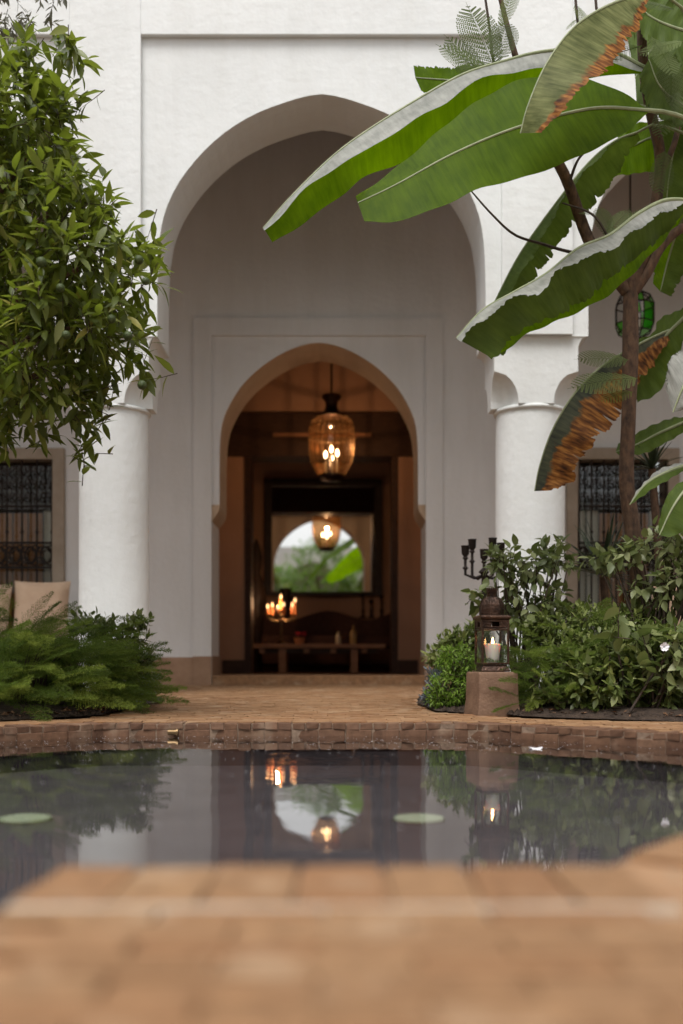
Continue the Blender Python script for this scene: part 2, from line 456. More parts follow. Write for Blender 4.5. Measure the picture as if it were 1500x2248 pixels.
def water_mat():
    m, nt, b = newmat('pool_water'); nt.nodes.remove(b)
    geo = N(nt, 'ShaderNodeNewGeometry')
    mp = N(nt, 'ShaderNodeMapping'); mp.inputs['Scale'].default_value = (1, .8, 1)
    nt.links.new(geo.outputs['Position'], mp.inputs[0])
    n1 = N(nt, 'ShaderNodeTexNoise', Scale=5.0, Detail=3, Roughness=.5); nt.links.new(mp.outputs[0], n1.inputs['Vector'])
    bp = N(nt, 'ShaderNodeBump', Strength=.06, Distance=.02)
    nt.links.new(n1.outputs['Fac'], bp.inputs['Height'])
    g = N(nt, 'ShaderNodeBsdfGlossy'); g.inputs['Roughness'].default_value = .012; g.inputs['Color'].default_value = (.95, .95, .95, 1)
    t = N(nt, 'ShaderNodeBsdfTransparent'); t.inputs[0].default_value = (.80, .79, .81, 1)
    fr = N(nt, 'ShaderNodeFresnel'); fr.inputs['IOR'].default_value = 1.50
    for n in (g, fr): nt.links.new(bp.outputs[0], n.inputs['Normal'])
    mx = N(nt, 'ShaderNodeMixShader')
    nt.links.new(fr.outputs[0], mx.inputs[0]); nt.links.new(t.outputs[0], mx.inputs[1]); nt.links.new(g.outputs[0], mx.inputs[2])
    nt.links.new(mx.outputs[0], nt.nodes['Material Output'].inputs['Surface'])
    return m
M['water'] = water_mat()
def wax():
    m, nt, b = newmat('ivory_wax')
    b.inputs['Base Color'].default_value = (.78, .74, .68, 1)
    b.inputs['Roughness'].default_value = .5
    b.inputs['Subsurface Weight'].default_value = .6
    b.inputs['Subsurface Radius'].default_value = (.03, .014, .006)
    b.inputs['Subsurface Scale'].default_value = 1
    return m
M['wax'] = wax()

# ------------------------------------------------------------------ ground, pool
g = MB(); g.box(-80, 80, -80, 80, -1.2, -1.0)
tag(g.build('ground', M['soil']), kind='structure')

POOL = [(-.89, 3.98), (.47, 3.98), (1.43, 3.02), (1.43, 2.42), (.90, 1.94), (.266, 1.134), (-.30, 1.134), (-.30, .10), (-1.85, .10), (-1.85, 3.02)]
BED_L = [(-3.9, 2.2), (-2.35, 2.7), (-1.34, 4.08), (-1.02, 4.45), (-.93, 5.62), (-1.02, 6.05), (-3.9, 6.05)]
BED_R = [(.44, 5.90), (.38, 5.45), (.42, 4.75), (.83, 4.32), (1.28, 4.06), (2.05, 3.3), (4.0, 2.6), (4.0, 6.0)]
def inside(pt, poly):
    x, y = pt; c = False
    for i in range(len(poly)):
        x1, y1 = poly[i]; x2, y2 = poly[i - 1]
        if (y1 > y) != (y2 > y) and x < (x2 - x1) * (y - y1) / (y2 - y1) + x1: c = not c
    return c
def holed(outer, hole, z):
    pts = [Vector((x, y, 0)) for x, y in outer] + [Vector((x, y, 0)) for x, y in hole]
    tri = tessellate_polygon([[Vector((x, y, 0)) for x, y in outer], [Vector((x, y, 0)) for x, y in hole]])
    return [(p.x, p.y, z) for p in pts], tri
mb = MB()
vs, fs = holed([(-8, -9), (8, -9), (8, 4.2), (-8, 4.2)], POOL, -.008)
mb.add(vs, fs)
mb.add([(-8, 4.2, -.008), (8, 4.2, -.008), (8, 8.6, .069), (-8, 8.6, .069)], [(0, 1, 2, 3)])
terrace = tag(mb.build('terrace', M['paving']), kind='structure')
mb = MB()
n = len(POOL)
mb.add([(x, y, -.06) for x, y in POOL] + [(x, y, -.160) for x, y in POOL], [(i, (i + 1) % n, n + (i + 1) % n, n + i) for i in range(n)] + [tuple(range(n, 2 * n))])
tag(mb.build('pool_basin', M['poolwall']), kind='structure')
# subdivided water sheet
mb = MB(); mb.add([(x, y, -.05) for x, y in POOL], [tuple(range(n - 1, -1, -1))])
tag(mb.build('water', M['water']), kind='structure')

# brick meshes (slightly uneven), shared
def brick_mesh(name, sx, sy, sz, mat, seed, bev=.0025, jit=.0016):
    r = random.Random(seed)
    b = MB(); b.box(-sx / 2, sx / 2, -sy / 2, sy / 2, -sz, 0)
    b.v = [(x + r.uniform(-jit, jit), y + r.uniform(-jit, jit), z + r.uniform(-jit, jit) * .6) for x, y, z in b.v]
    o = b.build(name, mat, None, bevel=bev)
    me = o.data; bpy.data.objects.remove(o)
    return me
FIELD = [brick_mesh('tile_mesh', .138, .047, .02, M['tile'], i) for i in range(5)]
COPE = [brick_mesh('coping_mesh', .082, .178, .024, M['tile'], 20 + i, .004) for i in range(4)]
RIM1 = [brick_mesh('rim_mesh', .0475, .11, .0235, M['rimbrick'], 40 + i, .0035, .0040) for i in range(6)]
RIM2 = [brick_mesh('rim_low_mesh', .097, .10, .045, M['rimbrick'], 60 + i, .003, .0028) for i in range(5)]
# foreground promontory: coping course along the water, then rows of field tiles
x = -.258
while x < .27:
    inst('coping_tile', random.choice(COPE), terrace, (x, 1.134 - .089 + random.uniform(-.003, .003), random.uniform(-.001, .0015)), (random.uniform(-.01, .01), random.uniform(-.01, .01), random.uniform(-.02, .02)))
    x += .086
dv = Vector((.634, .806)).normalized()
nv = Vector((dv.y, -dv.x))
for k in range(9):
    c = Vector((.266, 1.134)) + dv * (.045 + .086 * k) + nv * .089
    if k == 0: continue
    inst('coping_tile', random.choice(COPE), terrace, (c.x, c.y, random.uniform(-.001, .0015)), (random.uniform(-.01, .01), random.uniform(-.01, .01), math.atan2(dv.y, dv.x) + random.uniform(-.02, .02)))
mb = MB(); mb.box(-.297, .30, .938, .953, -.02, -.0015)
mb.build('grout_line', M['grout'], terrace)
row = 0; y = .912
while y > .50:
    x = -.30 + .07 + random.uniform(0, .07) * (row % 2)
    x = -.229 + (.07 if row % 2 else 0)
    while x < .75:
        p = Vector((x, y)) - Vector((.266, 1.134))
        if p.dot(nv) > .20 or x < .27 or y < 1.134 and p.dot(nv) > .20:
            inst('tile', random.choice(FIELD), terrace, (x, y, random.uniform(-.0012, .0012)), (random.uniform(-.012, .012), random.uniform(-.012, .012), random.uniform(-.012, .012)))
        x += .142
    y -= .051; row += 1
# far paving: too many and too foreshortened to pick apart -> one joined part
tv = []; tf = []; trnd = []
r = random.Random(3)
def tile_ok(x, y):
    for dx in (-.07, .07):
        for dy in (-.025, .025):
            q = (x + dx, y + dy)
            if inside(q, POOL) or inside(q, BED_L) or inside(q, BED_R): return False
    return True
y = 3.2; row = 0
while y < 7.95:
    x = -2.6 + (.07 if row % 2 else 0) + r.uniform(-.02, .02)
    while x < 2.4:
        if tile_ok(x, y) and tile_ok(x, y - .05):
            zz = floorz(y) + r.uniform(-.0016, .0012); b = len(tv); a = .0695 + r.uniform(-.0015, .0008); c = .0243
            t1 = r.uniform(-.0012, .0012)
            tv += [(x - a, y - c, zz - t1), (x + a, y - c, zz + t1), (x + a, y + c, zz + t1 + .0009), (x - a, y + c, zz - t1 + .0009)]
            tv += [(v[0], v[1], v[2] - .016) for v in tv[b:b + 4]]
            tf += [(b, b + 1, b + 2, b + 3), (b + 4, b + 5, b + 1, b), (b + 5, b + 6, b + 2, b + 1), (b + 7, b + 4, b, b + 3)]
            trnd += [r.random()] * 8
        x += .142
    y += .0505; row += 1
me = bpy.data.meshes.new('far_paving'); me.from_pydata(tv, [], tf); me.materials.append(M['tile'])
at = me.attributes.new('rnd', 'FLOAT', 'POINT'); at.data.foreach_set('value', trnd)
o = bpy.data.objects.new('far_paving', me); COL.objects.link(o); o.parent = terrace; tag(o, kind='stuff')
# pool rim: two courses of thin bricks on the three far edges
rim = MB()
rim.add([(-.90, 4.0, -.1), (-.90, 4.06, -.1), (.48, 4.06, -.1), (.48, 4.0, -.1)], [(0, 1, 2, 3)])
rim = rim.build('pool_rim', M['grout']); tag(rim, kind='structure')
for (x0, y0), (x1, y1) in (((-1.85, 3.02), (-.89, 3.98)), ((-.89, 3.98), (.47, 3.98)), ((.47, 3.98), (1.43, 3.02))):
    a = Vector((x0, y0)); b = Vector((x1, y1)); L = (b - a).length; dr = (b - a) / L; nn = Vector((-dr.y, dr.x))
    ang = math.atan2(dr.y, dr.x)
    s = .025
    while s < L:
        p = a + dr * s + nn * (.055 - .008 + random.uniform(-.002, .003))
        inst('brick', random.choice(RIM1), rim, (p.x, p.y, -.001 + random.uniform(-.0015, .0012)), (random.uniform(-.02, .02), random.uniform(-.02, .02), ang + random.uniform(-.03, .03)), (random.uniform(.93, 1.03), 1, 1))
        s += .0505
    s = .05
    while s < L:
        p = a + dr * s + nn * (.0445 + random.uniform(-.002, .002))
        inst('brick', random.choice(RIM2), rim, (p.x, p.y, -.026), (0, random.uniform(-.01, .01), ang + random.uniform(-.015, .015)))
        s += .1005
    m2 = MB(); e = a - nn * .0035; f2 = b - nn * .0035
    g2 = nn * .1
    m2.add([(e.x, e.y, -.005), (f2.x, f2.y, -.005), (f2.x, f2.y, -.1), (e.x, e.y, -.1), (e.x + g2.x, e.y + g2.y, -.005), (f2.x + g2.x, f2.y + g2.y, -.005)], [(0, 1, 2, 3), (0, 4, 5, 1)])
    m2.build('mortar_bed', M['rimmortar'], rim)

def soil(poly, name):
    mb = MB(); n = len(poly); cx = sum(p[0] for p in poly) / n; cy = sum(p[1] for p in poly) / n
    rings = []
    for k, (s, h) in enumerate(((1, .002), (.96, .012), (.8, .04), (.4, .06))):
        rings.append([(cx + (x - cx) * s, cy + (y - cy) * s, floorz(y) + h) for x, y in poly])
    mb.loft(rings, cap=False); b = len(mb.v)
    mb.f.append(tuple(range(b - n, b))); mb.m.append(0)
    return tag(mb.build(name, M['soil'], smooth=True, angle=80), kind='structure')
soil(BED_L, 'planting_bed'); soil(BED_R, 'planting_bed')

# ------------------------------------------------------------------ the riad building
bld = thing('courtyard_house', 'white Moroccan courtyard house with pointed arches, round columns and arcade', 'house', (0, 8.0, .07))
DF = 6.2
s1 = F / DF                      # px per metre on the facade
def prof_half(pts, ax, sc, d):   # (dx px, y px) from apex to spring -> (dx m, z m)
    q = crom([(a, b) for a, b in pts], 26)
    return [(a / sc, Z(b, d)) for a, b in q]
FARCH = prof_half([(0, 206), (30, 210), (70, 221), (140, 247), (205, 285), (262, 335), (312, 398), (342, 460), (355, 520), (360, 600), (361, 738)], 0, s1, DF)
ZIMP = Z(738, DF); ZTOP = 5.6; FT = .42
def arch_wall(mb, xa, xb, xc, prof, zimp, ztop, y0, y1, m=0, msoff=0, split=None):
    L = [(xc - a, z) for a, z in reversed(prof)]; Rr = [(xc + a, z) for a, z in prof[1:]]
    pts = L + Rr
    for y, flip in ((y0, False), (y1, True)):
        for (xA, zA), (xB, zB) in zip(pts[:-1], pts[1:]):
            q = [(xA, y, zA), (xB, y, zB), (xB, y, ztop), (xA, y, ztop)]
            mb.add(q[::-1] if flip else q, [(0, 1, 2, 3)], m)
        for a, b in ((xa, pts[0][0]), (pts[-1][0], xb)):
            q = [(a, y, zimp), (b, y, zimp), (b, y, ztop), (a, y, ztop)]
            mb.add(q[::-1] if flip else q, [(0, 1, 2, 3)], m)
    for (xA, zA), (xB, zB) in zip(pts[:-1], pts[1:]):
        mb.add([(xA, y0, zA), (xA, y1, zA), (xB, y1, zB), (xB, y0, zB)], [(0, 1, 2, 3)], msoff)
    for a, b in ((xa, pts[0][0]), (pts[-1][0], xb)):
        mb.add([(a, y0, zimp), (a, y1, zimp), (b, y1, zimp), (b, y0, zimp)], [(0, 1, 2, 3)], m)
    mb.add([(xa, y0, ztop), (xb, y0, ztop), (xb, y1, ztop), (xa, y1, ztop)], [(0, 1, 2, 3)], m)
PC = [X(234 - 956, DF), X(234, DF), X(1178, DF), X(1178 + 950, DF)]     # pier centres
CC = [(PC[i] + PC[i + 1]) / 2 for i in range(3)]
CC[1] = X(706, DF)
mb = MB()
edges = PC
for i in range(3):
    arch_wall(mb, edges[i], edges[i + 1], CC[i], FARCH, ZIMP, ZTOP, DF, DF + FT)
mb.box(-6.5, edges[0], DF, DF + FT, -.2, ZTOP); mb.box(edges[3], 6.5, DF, DF + FT, -.2, ZTOP)
mb.build('facade_wall', M['plaster'], bld, smooth=True, angle=25)
# raised strips that frame the recessed panels
SW = .205
for i, c in enumerate(PC):
    b = MB(); b.box(c - SW, c + SW, DF - .036, DF - .0005, ZIMP + .001, ZTOP)
    b.build('pilaster_strip', M['plaster'], bld, bevel=.004)
zl = Z(76, DF - .03)
for i in range(3):
    b = MB(); b.box(PC[i] + SW, PC[i + 1] - SW, DF - .035, DF - .0005, zl, ZTOP)
    b.build('cornice_band', M['plaster'], bld, bevel=.004)
# piers: cavetto impost, block with hollowed corners, round column
YC = DF + FT / 2
def rect_ring(cx, hx, hy, z, r, n=6):
    """square with concave quarter-round corner notches of radius r"""
    pts = []
    for sx, sy, a0 in ((1, 1, 180), (-1, 1, 270), (-1, -1, 0), (1, -1, 90)):
        ccx, ccy = cx + sx * hx, YC + sy * hy
        rng_ = [a0 + 90 * k / n for k in range(n + 1)]
        # traverse the notch anticlockwise round the block
        arc = [(ccx + r * math.cos(R(a)), ccy + r * math.sin(R(a)), z) for a in rng_]
        pts += arc[::-1]
    return pts
for i, c in enumerate(PC):
    if i in (0, 3): continue
    w = (edges[i + 1] if False else 0)
    hxW = .295 if i == 2 else .293
    col = MB()
    zr = Z(908, YC)
    col.lathe([(.225, -.12), (.225, .03), (.208, .06), (.206, 1.0), (.204, zr - .012 - floorz(6.4))], (c, YC, floorz(6.4)), 48)
    co = col.build('column', M['plaster'], bld, smooth=True)
    rg = MB(); rg.lathe([(.206, -.014), (.216, -.010), (.219, 0), (.216, .010), (.206, .013)], (c, YC, zr), 48)
    rg.build('column_ring', M['plaster'], co, smooth=True, angle=60)
    blk = MB(); rings = []
    hx, hy = .244, .208
    H0, RN = .185, .142
    for k in range(10):
        t = k / 9
        rings.append(rect_ring(c, hx, hy, zr + .012 + H0 * t, max(.0015, RN * math.sqrt(max(0, 1 - t * t)))))
    zc = ZIMP - .075
    rings.append(rect_ring(c, hx, hy, zc, .0015))
    for k in range(1, 7):
        a = k / 6 * PI / 2
        e = 1 - math.cos(a)
        rings.append(rect_ring(c, hx + (hxW - hx) * e, hy + (.012) * e, zc + .072 * math.sin(a), .0015))
    blk.loft(rings)
    blk.build('capital', M['plaster'], co, smooth=True, angle=35)
# gallery
b = MB(); b.box(-6.5, 6.5, DF + FT + .002, 7.998, 4.45, 4.65); b.build('gallery_ceiling', M['wood'], bld)
b = MB(); b.box(-6.7, -6.5, DF, 8.5, -.2, ZTOP); b.box(6.5, 6.7, DF, 8.5, -.2, ZTOP); b.build('end_wall', M['plaster'], bld)
# back wall with the doorway arch
DA = 8.0; s2 = F / DA; DT = .50
DARCH = prof_half([(0, 752), (25, 755), (60, 766), (95, 784), (132, 810), (170, 848), (198, 893), (212, 930), (217, 975), (218, 1030), (218, 1108)], 0, s2, DA)
XD = X(700, DA); ZDI = Z(1108, DA); HW = DARCH[-1][0]; HJ = HW + .060
PW = X(425, DA), X(972, DA)      # outer surround
WL = (X(143, DA) - .98, X(143, DA)); WR = (X(1243, DA), X(1490, DA)); WZ = (.42, Z(985, DA))
mb = MB()
arch_wall(mb, XD - HJ, XD + HJ, XD, DARCH, ZDI, 4.45, DA, DA + DT, 0, 1)
xs = [(-6.5, WL[0]), (WL[1], XD - HJ), (XD + HJ, WR[0]), (WR[1], 6.5)]
for a, c in xs: mb.box(a, c, DA, DA + DT, -.1, 4.45)
for a, c in (WL, WR):
    mb.box(a, c, DA, DA + DT, -.1, WZ[0]); mb.box(a, c, DA, DA + DT, WZ[1], 4.45)
bw = mb.build('back_wall', [M['plaster_in'], M['reveal']], bld, smooth=True, angle=25)
# nested raised surrounds round the doorway
b = MB(); zo = Z(699, DA); zi = Z(738, DA); xi0, xi1 = X(465, DA), X(935, DA)
b.box(PW[0], xi0, DA - .022, DA - .0005, .05, zo); b.box(xi1, PW[1], DA - .022, DA - .0005, .05, zo); b.box(xi0, xi1, DA - .022, DA - .0005, zi, zo)
b.build('door_surround', M['plaster_in'], bld)
# impost corbels of the doorway
for sgn in (-1, 1):
    b = MB(); rings = []
    pr = [(0.002, .0), (.002, -.02), (.006, -.035), (.010, -.05), (.022, -.07), (.040, -.095), (.056, -.118), (.06, -.122)]
    x0 = XD + sgn * HW; xj = XD + sgn * HJ
    poly = [(x0 + sgn * a, ZDI + z) for a, z in pr] + [(xj, ZDI - .122), (xj, ZDI - .001)]
    rings = [[(x, y, z) for x, z in poly] for y in (DA + .004, DA + DT - .004)]
    b.loft(rings); b.build('impost', M['reveal'], bld, smooth=True, angle=50)
    # jamb plinth
    b = MB(); xa, xc = sorted((xj, xj - sgn * .008)); b.box(xa, xc, DA + .004, DA + DT, .06, Z(1440, DA)); b.build('plinth', M['tadelakt'], bld)
    b = MB(); xa, xc = (PW[0], xi0) if sgn < 0 else (xi1, PW[1]); b.box(xa, xc, DA - .036, DA - .0225, .05, Z(1441, DA)); b.build('plinth', M['tadelakt'], bld, bevel=.003)
for xa, xc in ((WL[0] - 1, PW[0]), (PW[1], WR[1] + 1)):
    b = MB(); b.box(xa, xc, DA - .018, DA - .0005, .05, Z(1443, DA)); b.build('plinth', M['tadelakt'], bld)
# threshold step
b = MB(); b.box(XD - HJ + .009, XD + HJ - .009, DA - .02, DA + DT + .02, .04, .142); b.build('door_step', M['tile'], bld, bevel=.006)
# room behind
RX0, RX1, RY0, RY1, RZ = -2.0, 1.75, DA + DT, 13.0, 3.55
ZF = .13
b = MB(); b.box(RX0, RX1, RY0, RY1 + .2, -.1, ZF); b.build('room_floor', M['tile'], bld)
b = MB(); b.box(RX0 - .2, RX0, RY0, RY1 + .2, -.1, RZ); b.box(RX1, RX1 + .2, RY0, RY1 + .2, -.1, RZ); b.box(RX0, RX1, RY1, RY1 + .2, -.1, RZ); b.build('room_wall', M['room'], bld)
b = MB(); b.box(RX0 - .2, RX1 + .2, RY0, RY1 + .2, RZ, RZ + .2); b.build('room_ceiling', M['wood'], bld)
b = MB(); b.box(RX0, RX1, RY0 + .0005, RY0 + .012, ZIMP + 1.2, RZ);
# partition with a dark timber lintel
DP = 10.8; px0, px1 = X(545, DP), X(866, DP); zl0, zl1 = Z(1003, DP), Z(908, DP)
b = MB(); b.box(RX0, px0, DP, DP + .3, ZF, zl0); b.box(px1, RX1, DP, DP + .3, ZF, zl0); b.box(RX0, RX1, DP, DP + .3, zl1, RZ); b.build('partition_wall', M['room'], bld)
b = MB(); b.box(RX0, RX1, DP - .05, DP + .32, zl0, zl1); b.build('lintel', M['wood'], bld, bevel=.01)
b = MB(); b.box(X(600, DP), X(815, DP), DP - .075, DP - .051, Z(962, DP), Z(954, DP)); b.build('lintel_reflection_strip', M['table'], bld)  # pale strip added in place of a reflected line of light
for xa, xc in ((px0 - .035, px0 + .03), (px1 - .03, px1 + .035)):
    b = MB(); b.box(xa, xc, DP - .012, DP + .31, ZF, zl0); b.build('door_post', M['wood'], bld)
for xa, xc in ((X(488, DP), px0 - .036), (px1 + .036, X(918, DP))):
    b = MB(); b.box(xa, xc, DP - .012, DP - .0005, ZF, Z(1449, DP)); b.build('plinth', M['wood'], bld)

# ---- windows with wrought-iron grilles (parts of the house)
def window(x0, x1, z0, z1):
    fr = MB(); fw = .085; y0 = DA - .035; y1 = DA + .10
    fr.box(x0, x0 + fw, y0, y1, z0, z1); fr.box(x1 - fw, x1, y0, y1, z0, z1); fr.box(x0 + fw, x1 - fw, y0, y1, z1 - fw, z1); fr.box(x0 + fw, x1 - fw, y0, y1, z0, z0 + .05)
    w = fr.build('window', M['stoneframe'], bld, bevel=.005)
    ix0, ix1, iz0, iz1 = x0 + fw, x1 - fw, z0 + .05, z1 - fw
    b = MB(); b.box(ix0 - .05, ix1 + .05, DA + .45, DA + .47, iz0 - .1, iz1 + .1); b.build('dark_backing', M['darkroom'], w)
    b = MB(); b.box(ix0 + .002, ix1 - .002, DA + .11, DA + .115, iz0, iz1); b.build('pane', M['glass'], w)
    # shutter boards and pale curtain strips behind the glass
    nb = 7; bwid = (ix1 - ix0) / nb
    for k in range(nb):
        xa = ix0 + bwid * k
        cur = k in (0, 1, nb - 1)
        b = MB(); b.box(xa + .006, xa + bwid - .006, DA + .13, DA + .15, iz0, iz1 - (.38 if not cur else .36))
        b.build('curtain' if cur else 'shutter_board', M['curtain'] if cur else M['shutter'], w, bevel=.004)
    yb = DA - .005
    for k in range(nb + 1):
        xx = ix0 + .012 + (ix1 - ix0 - .024) * k / nb
        b = MB(); b.tube([(xx, yb, iz0), (xx, yb, iz1)], .0075, 6)
        for zz in (Z(1113, DA), Z(1168, DA)): b.lathe([(.004, -.016), (.014, -.006), (.014, .006), (.004, .016)], (xx, yb, zz), 8)
        b.build('bar', M['iron'], w, smooth=True)
    for py in (1008, 1112, 1192, 1246):
        zz = Z(py, DA)
        b = MB(); b.box(ix0, ix1, yb - .006, yb + .006, zz - .009, zz + .009); b.build('cross_bar', M['iron'], w)
    # scroll work: C-scrolls in the top field and rings in the waist band
    sc = MB(); r2 = random.Random(5)
    def scroll(cx, cz, rr, a0, sgn):
        pts = []
        for k in range(15):
            t = k / 14; a = a0 + sgn * t * 3.2 * PI / 1.5; q = rr * (1 - .75 * t)
            pts.append((cx + q * math.cos(a), yb, cz + q * math.sin(a)))
        sc.tube(pts, .0062, 5)
    for k in range(nb):
        cx = ix0 + bwid * (k + .5)
        for py in (1030, 1058, 1088):
            for sg in (-1, 1): scroll(cx + sg * bwid * .24, Z(py, DA), bwid * .23, PI / 2 if sg > 0 else PI / 2, sg)
        zz = Z(1219, DA)
        ring = [(cx + bwid * .36 * math.cos(a), yb, zz + .062 * math.sin(a)) for a in np.linspace(0, 2 * PI, 15)]
        sc.tube(ring, .009, 5)
        for sg in (-1, 1): scroll(cx + sg * bwid * .3, zz + .045, .035, 0, sg); scroll(cx + sg * bwid * .3, zz - .045, .035, PI, sg)
    tag(sc.build('scroll_work', M['iron'], w, smooth=True), kind='stuff')
    return w
window(*WL, *WZ); window(*WR, *WZ)

# ------------------------------------------------------------------ furniture of the gallery
def bench(x0, x1, label):
    t = thing('bench', label, 'bench', ((x0 + x1) / 2, 7.62, floorz(7.6)))
    zf = floorz(7.62)
    b = MB(); b.box(x0, x1, 7.34, 7.94, zf + .10, zf + .24); b.build('seat_box', M['wood'], t, bevel=.01)
    for xx in (x0 + .03, x1 - .08):
        for yy in (7.36, 7.87):
            b = MB(); b.box(xx, xx + .05, yy, yy + .05, zf - .006, zf + .10); b.build('leg', M['wood'], t)
    b = MB(); b.box(x0 + .01, x1 - .01, 7.35, 7.93, zf + .241, zf + .34); b.build('mattress', M['cushion_dark'], t, smooth=True, bevel=.03)
    return t
bench(-3.3, -1.87, 'low dark bench under the grille window beside the orange tree')
bench(1.55, 2.95, 'low dark bench under the grille window behind the banana leaves')
def pillow(name, c, w, h, th, mat, label, lean=.2, rz=0, group=None):
    mb = MB(); n = 12; vs = []; fs = []
    for side in (1, -1):
        for j in range(n + 1):
            for i in range(n + 1):
                u = 2 * i / n - 1; v = 2 * j / n - 1
                q = max(0, (1 - u ** 4) * (1 - v ** 4)) ** .5
                px = u * w / 2 * (1 - .06 * (1 - v * v)); pz = v * h / 2 * (1 - .06 * (1 - u * u))
                vs.append((px, side * th / 2 * q + .001 * side, pz))
    k = (n + 1) ** 2
    for s in (0, 1):
        for j in range(n):
            for i in range(n):
                a = s * k + j * (n + 1) + i
                f = (a, a + 1, a + n + 2, a + n + 1)
                fs.append(f if s else f[::-1])
    rot = Euler((-lean, 0, rz)).to_matrix()
    mb.add([rot @ Vector(v) + Vector(c) for v in vs], fs)
    t = mb.build(name, mat, None, smooth=True, angle=180)
    return tag(t, label, 'cushion', group)
pillow('cushion', (X(86, 7.6), 7.66, .62), .40, .42, .13, M['cushion'], 'tan linen cushion propped on the bench near the white column', .22, .05)
pillow('cushion', (X(-48, 7.6), 7.68, .60), .42, .42, .13, M['cushion'], 'tan linen cushion on the bench, under the window grille, away from the column', .22, -.06)
pillow('cushion', (X(1500, 7.6), 7.66, .60), .42, .42, .13, M['cushion'], 'tan linen cushion on the bench behind the tree trunk', .22, .1)

# ------------------------------------------------------------------ room furniture
DTB = 11.3
tz = Z(1414, DTB)
t = thing('coffee_table', 'low wide wooden table holding the lit candelabra and flowers', 'table', (X(699, DTB), DTB, ZF))
b = MB(); b.box(X(550, DTB), X(847, DTB), DTB - .01, DTB + .62, tz - .045, tz); b.build('table_top', M['table'], t, bevel=.008)
b = MB(); b.box(X(568, DTB), X(830, DTB), DTB + .04, DTB + .07, tz - .095, tz - .046); b.box(X(568, DTB), X(830, DTB), DTB + .54, DTB + .57, tz - .095, tz - .046); b.build('apron', M['wood'], t)
for xx in (612, 770):
    for yy in (DTB + .02, DTB + .5):
        b = MB(); b.box(X(xx, DTB), X(xx + 16, DTB), yy, yy + .075, ZF, tz - .046); b.build('leg', M['table'], t, bevel=.005)
for xx in (575, 673, 732, 800):
    b = MB(); b.box(X(xx - 6, DTB), X(xx + 6, DTB), DTB + .015, DTB + .039, tz - .095, tz - .047); b.build('drawer_pull', M['table'], t, bevel=.004)

# rug
b = MB(); b.box(-1.1, .85, 11.05, 12.2, ZF + .001, ZF + .012); tag(b.build('rug', M['rug']), 'dark red rug on the floor under the low table', 'rug')
# sofa
t = thing('sofa', 'dark brown sofa with curved back behind the low table', 'sofa', (-.16, 12.45, ZF))
b = MB(); b.box(-1.12, .80, 12.15, 12.72, ZF + .08, ZF + .30); b.build('seat_base', M['sofa'], t, bevel=.03, smooth=True)
for k in range(3):
    b = MB(); x0 = -1.0 + .57 * k; b.box(x0 + .006, x0 + .564, 12.10, 12.55, ZF + .301, ZF + .43); b.build('seat_cushion', M['sofa'], t, bevel=.04, smooth=True)
b = MB(); pr = []
nx = 30
for k in range(nx + 1):
    u = k / nx; pr.append((-1.12 + 1.92 * u, Z(1352 - 10 * math.cos(u * 4 * PI) - 8 * (abs(u - .5) * 2) ** 3, 12.7)))
poly = pr + [(.80, ZF + .2), (-1.12, ZF + .2)]
b.loft([[(x, y, z) for x, z in poly] for y in (12.56, 12.72)])
b.build('backrest', M['sofa'], t, bevel=.02, smooth=True)
for xx in (-1.22, .74):
    b = MB(); b.box(xx, xx + .16, 12.12, 12.72, ZF + .08, ZF + .60); b.build('arm', M['sofa'], t, bevel=.05, smooth=True)
for xx in (-1.08, .70):
    for yy in (12.18, 12.62):
        b = MB(); b.box(xx, xx + .06, yy, yy + .06, ZF, ZF + .08); b.build('leg', M['wood'], t)
# shelf behind the sofa
b = MB(); b.box(-1.0, .78, 12.74, 12.999, Z(1364, 12.8), Z(1358, 12.8))
tag(b.build('wall_shelf', M['table']), 'thin wooden wall shelf below the black framed mirror', 'shelf')
zs = Z(1358, 12.8)
for k, (pxx, top, nm) in enumerate(((797, 1302, 'tall'), (815, 1316, 'short'), (838, 1306, 'middle'))):
    xx = X(pxx, 12.82); h = Z(top, 12.82) - zs
    b = MB(); b.lathe([(.052, 0), (.052, .012), (.02, .03), (.014, .06), (.022, .09), (.012, .12), (.012, h - .06), (.028, h - .03), (.030, h - .012), (.022, h)], (xx, 12.82, zs), 16)
    tag(b.build('candlestick', M['iron'], None, smooth=True), {'tall': 'tall dark candlestick on the shelf, the one towards the middle of the mirror', 'short': 'shortest dark candlestick between two others on the shelf', 'middle': 'dark candlestick at the end of the shelf beside the partition'}[nm], 'candlestick')
b = MB(); xx = X(627, 12.82); b.lathe([(.05, 0), (.075, .06), (.085, .16), (.06, .26), (.05, .30), (.07, .36), (.06, .365)], (xx, 12.82, zs), 20)
tag(b.build('vase', M['black_frame'], None, smooth=True), 'small dark vase on the shelf before the mirror, behind the candelabra', 'vase')
b = MB(); b.lathe([(.09, 0), (.10, .02), (.07, .05), (.05, .30), (.10, .62), (.115, .85), (.085, 1.02), (.045, 1.12), (.06, 1.2), (.07, 1.30), (.04, 1.42), (.012, 1.5)], (X(567, 12.2), 11.95, ZF), 24)
tag(b.build('floor_urn', M['black_frame'], None, smooth=True), 'tall slender black urn standing on the floor beside the sofa', 'urn')

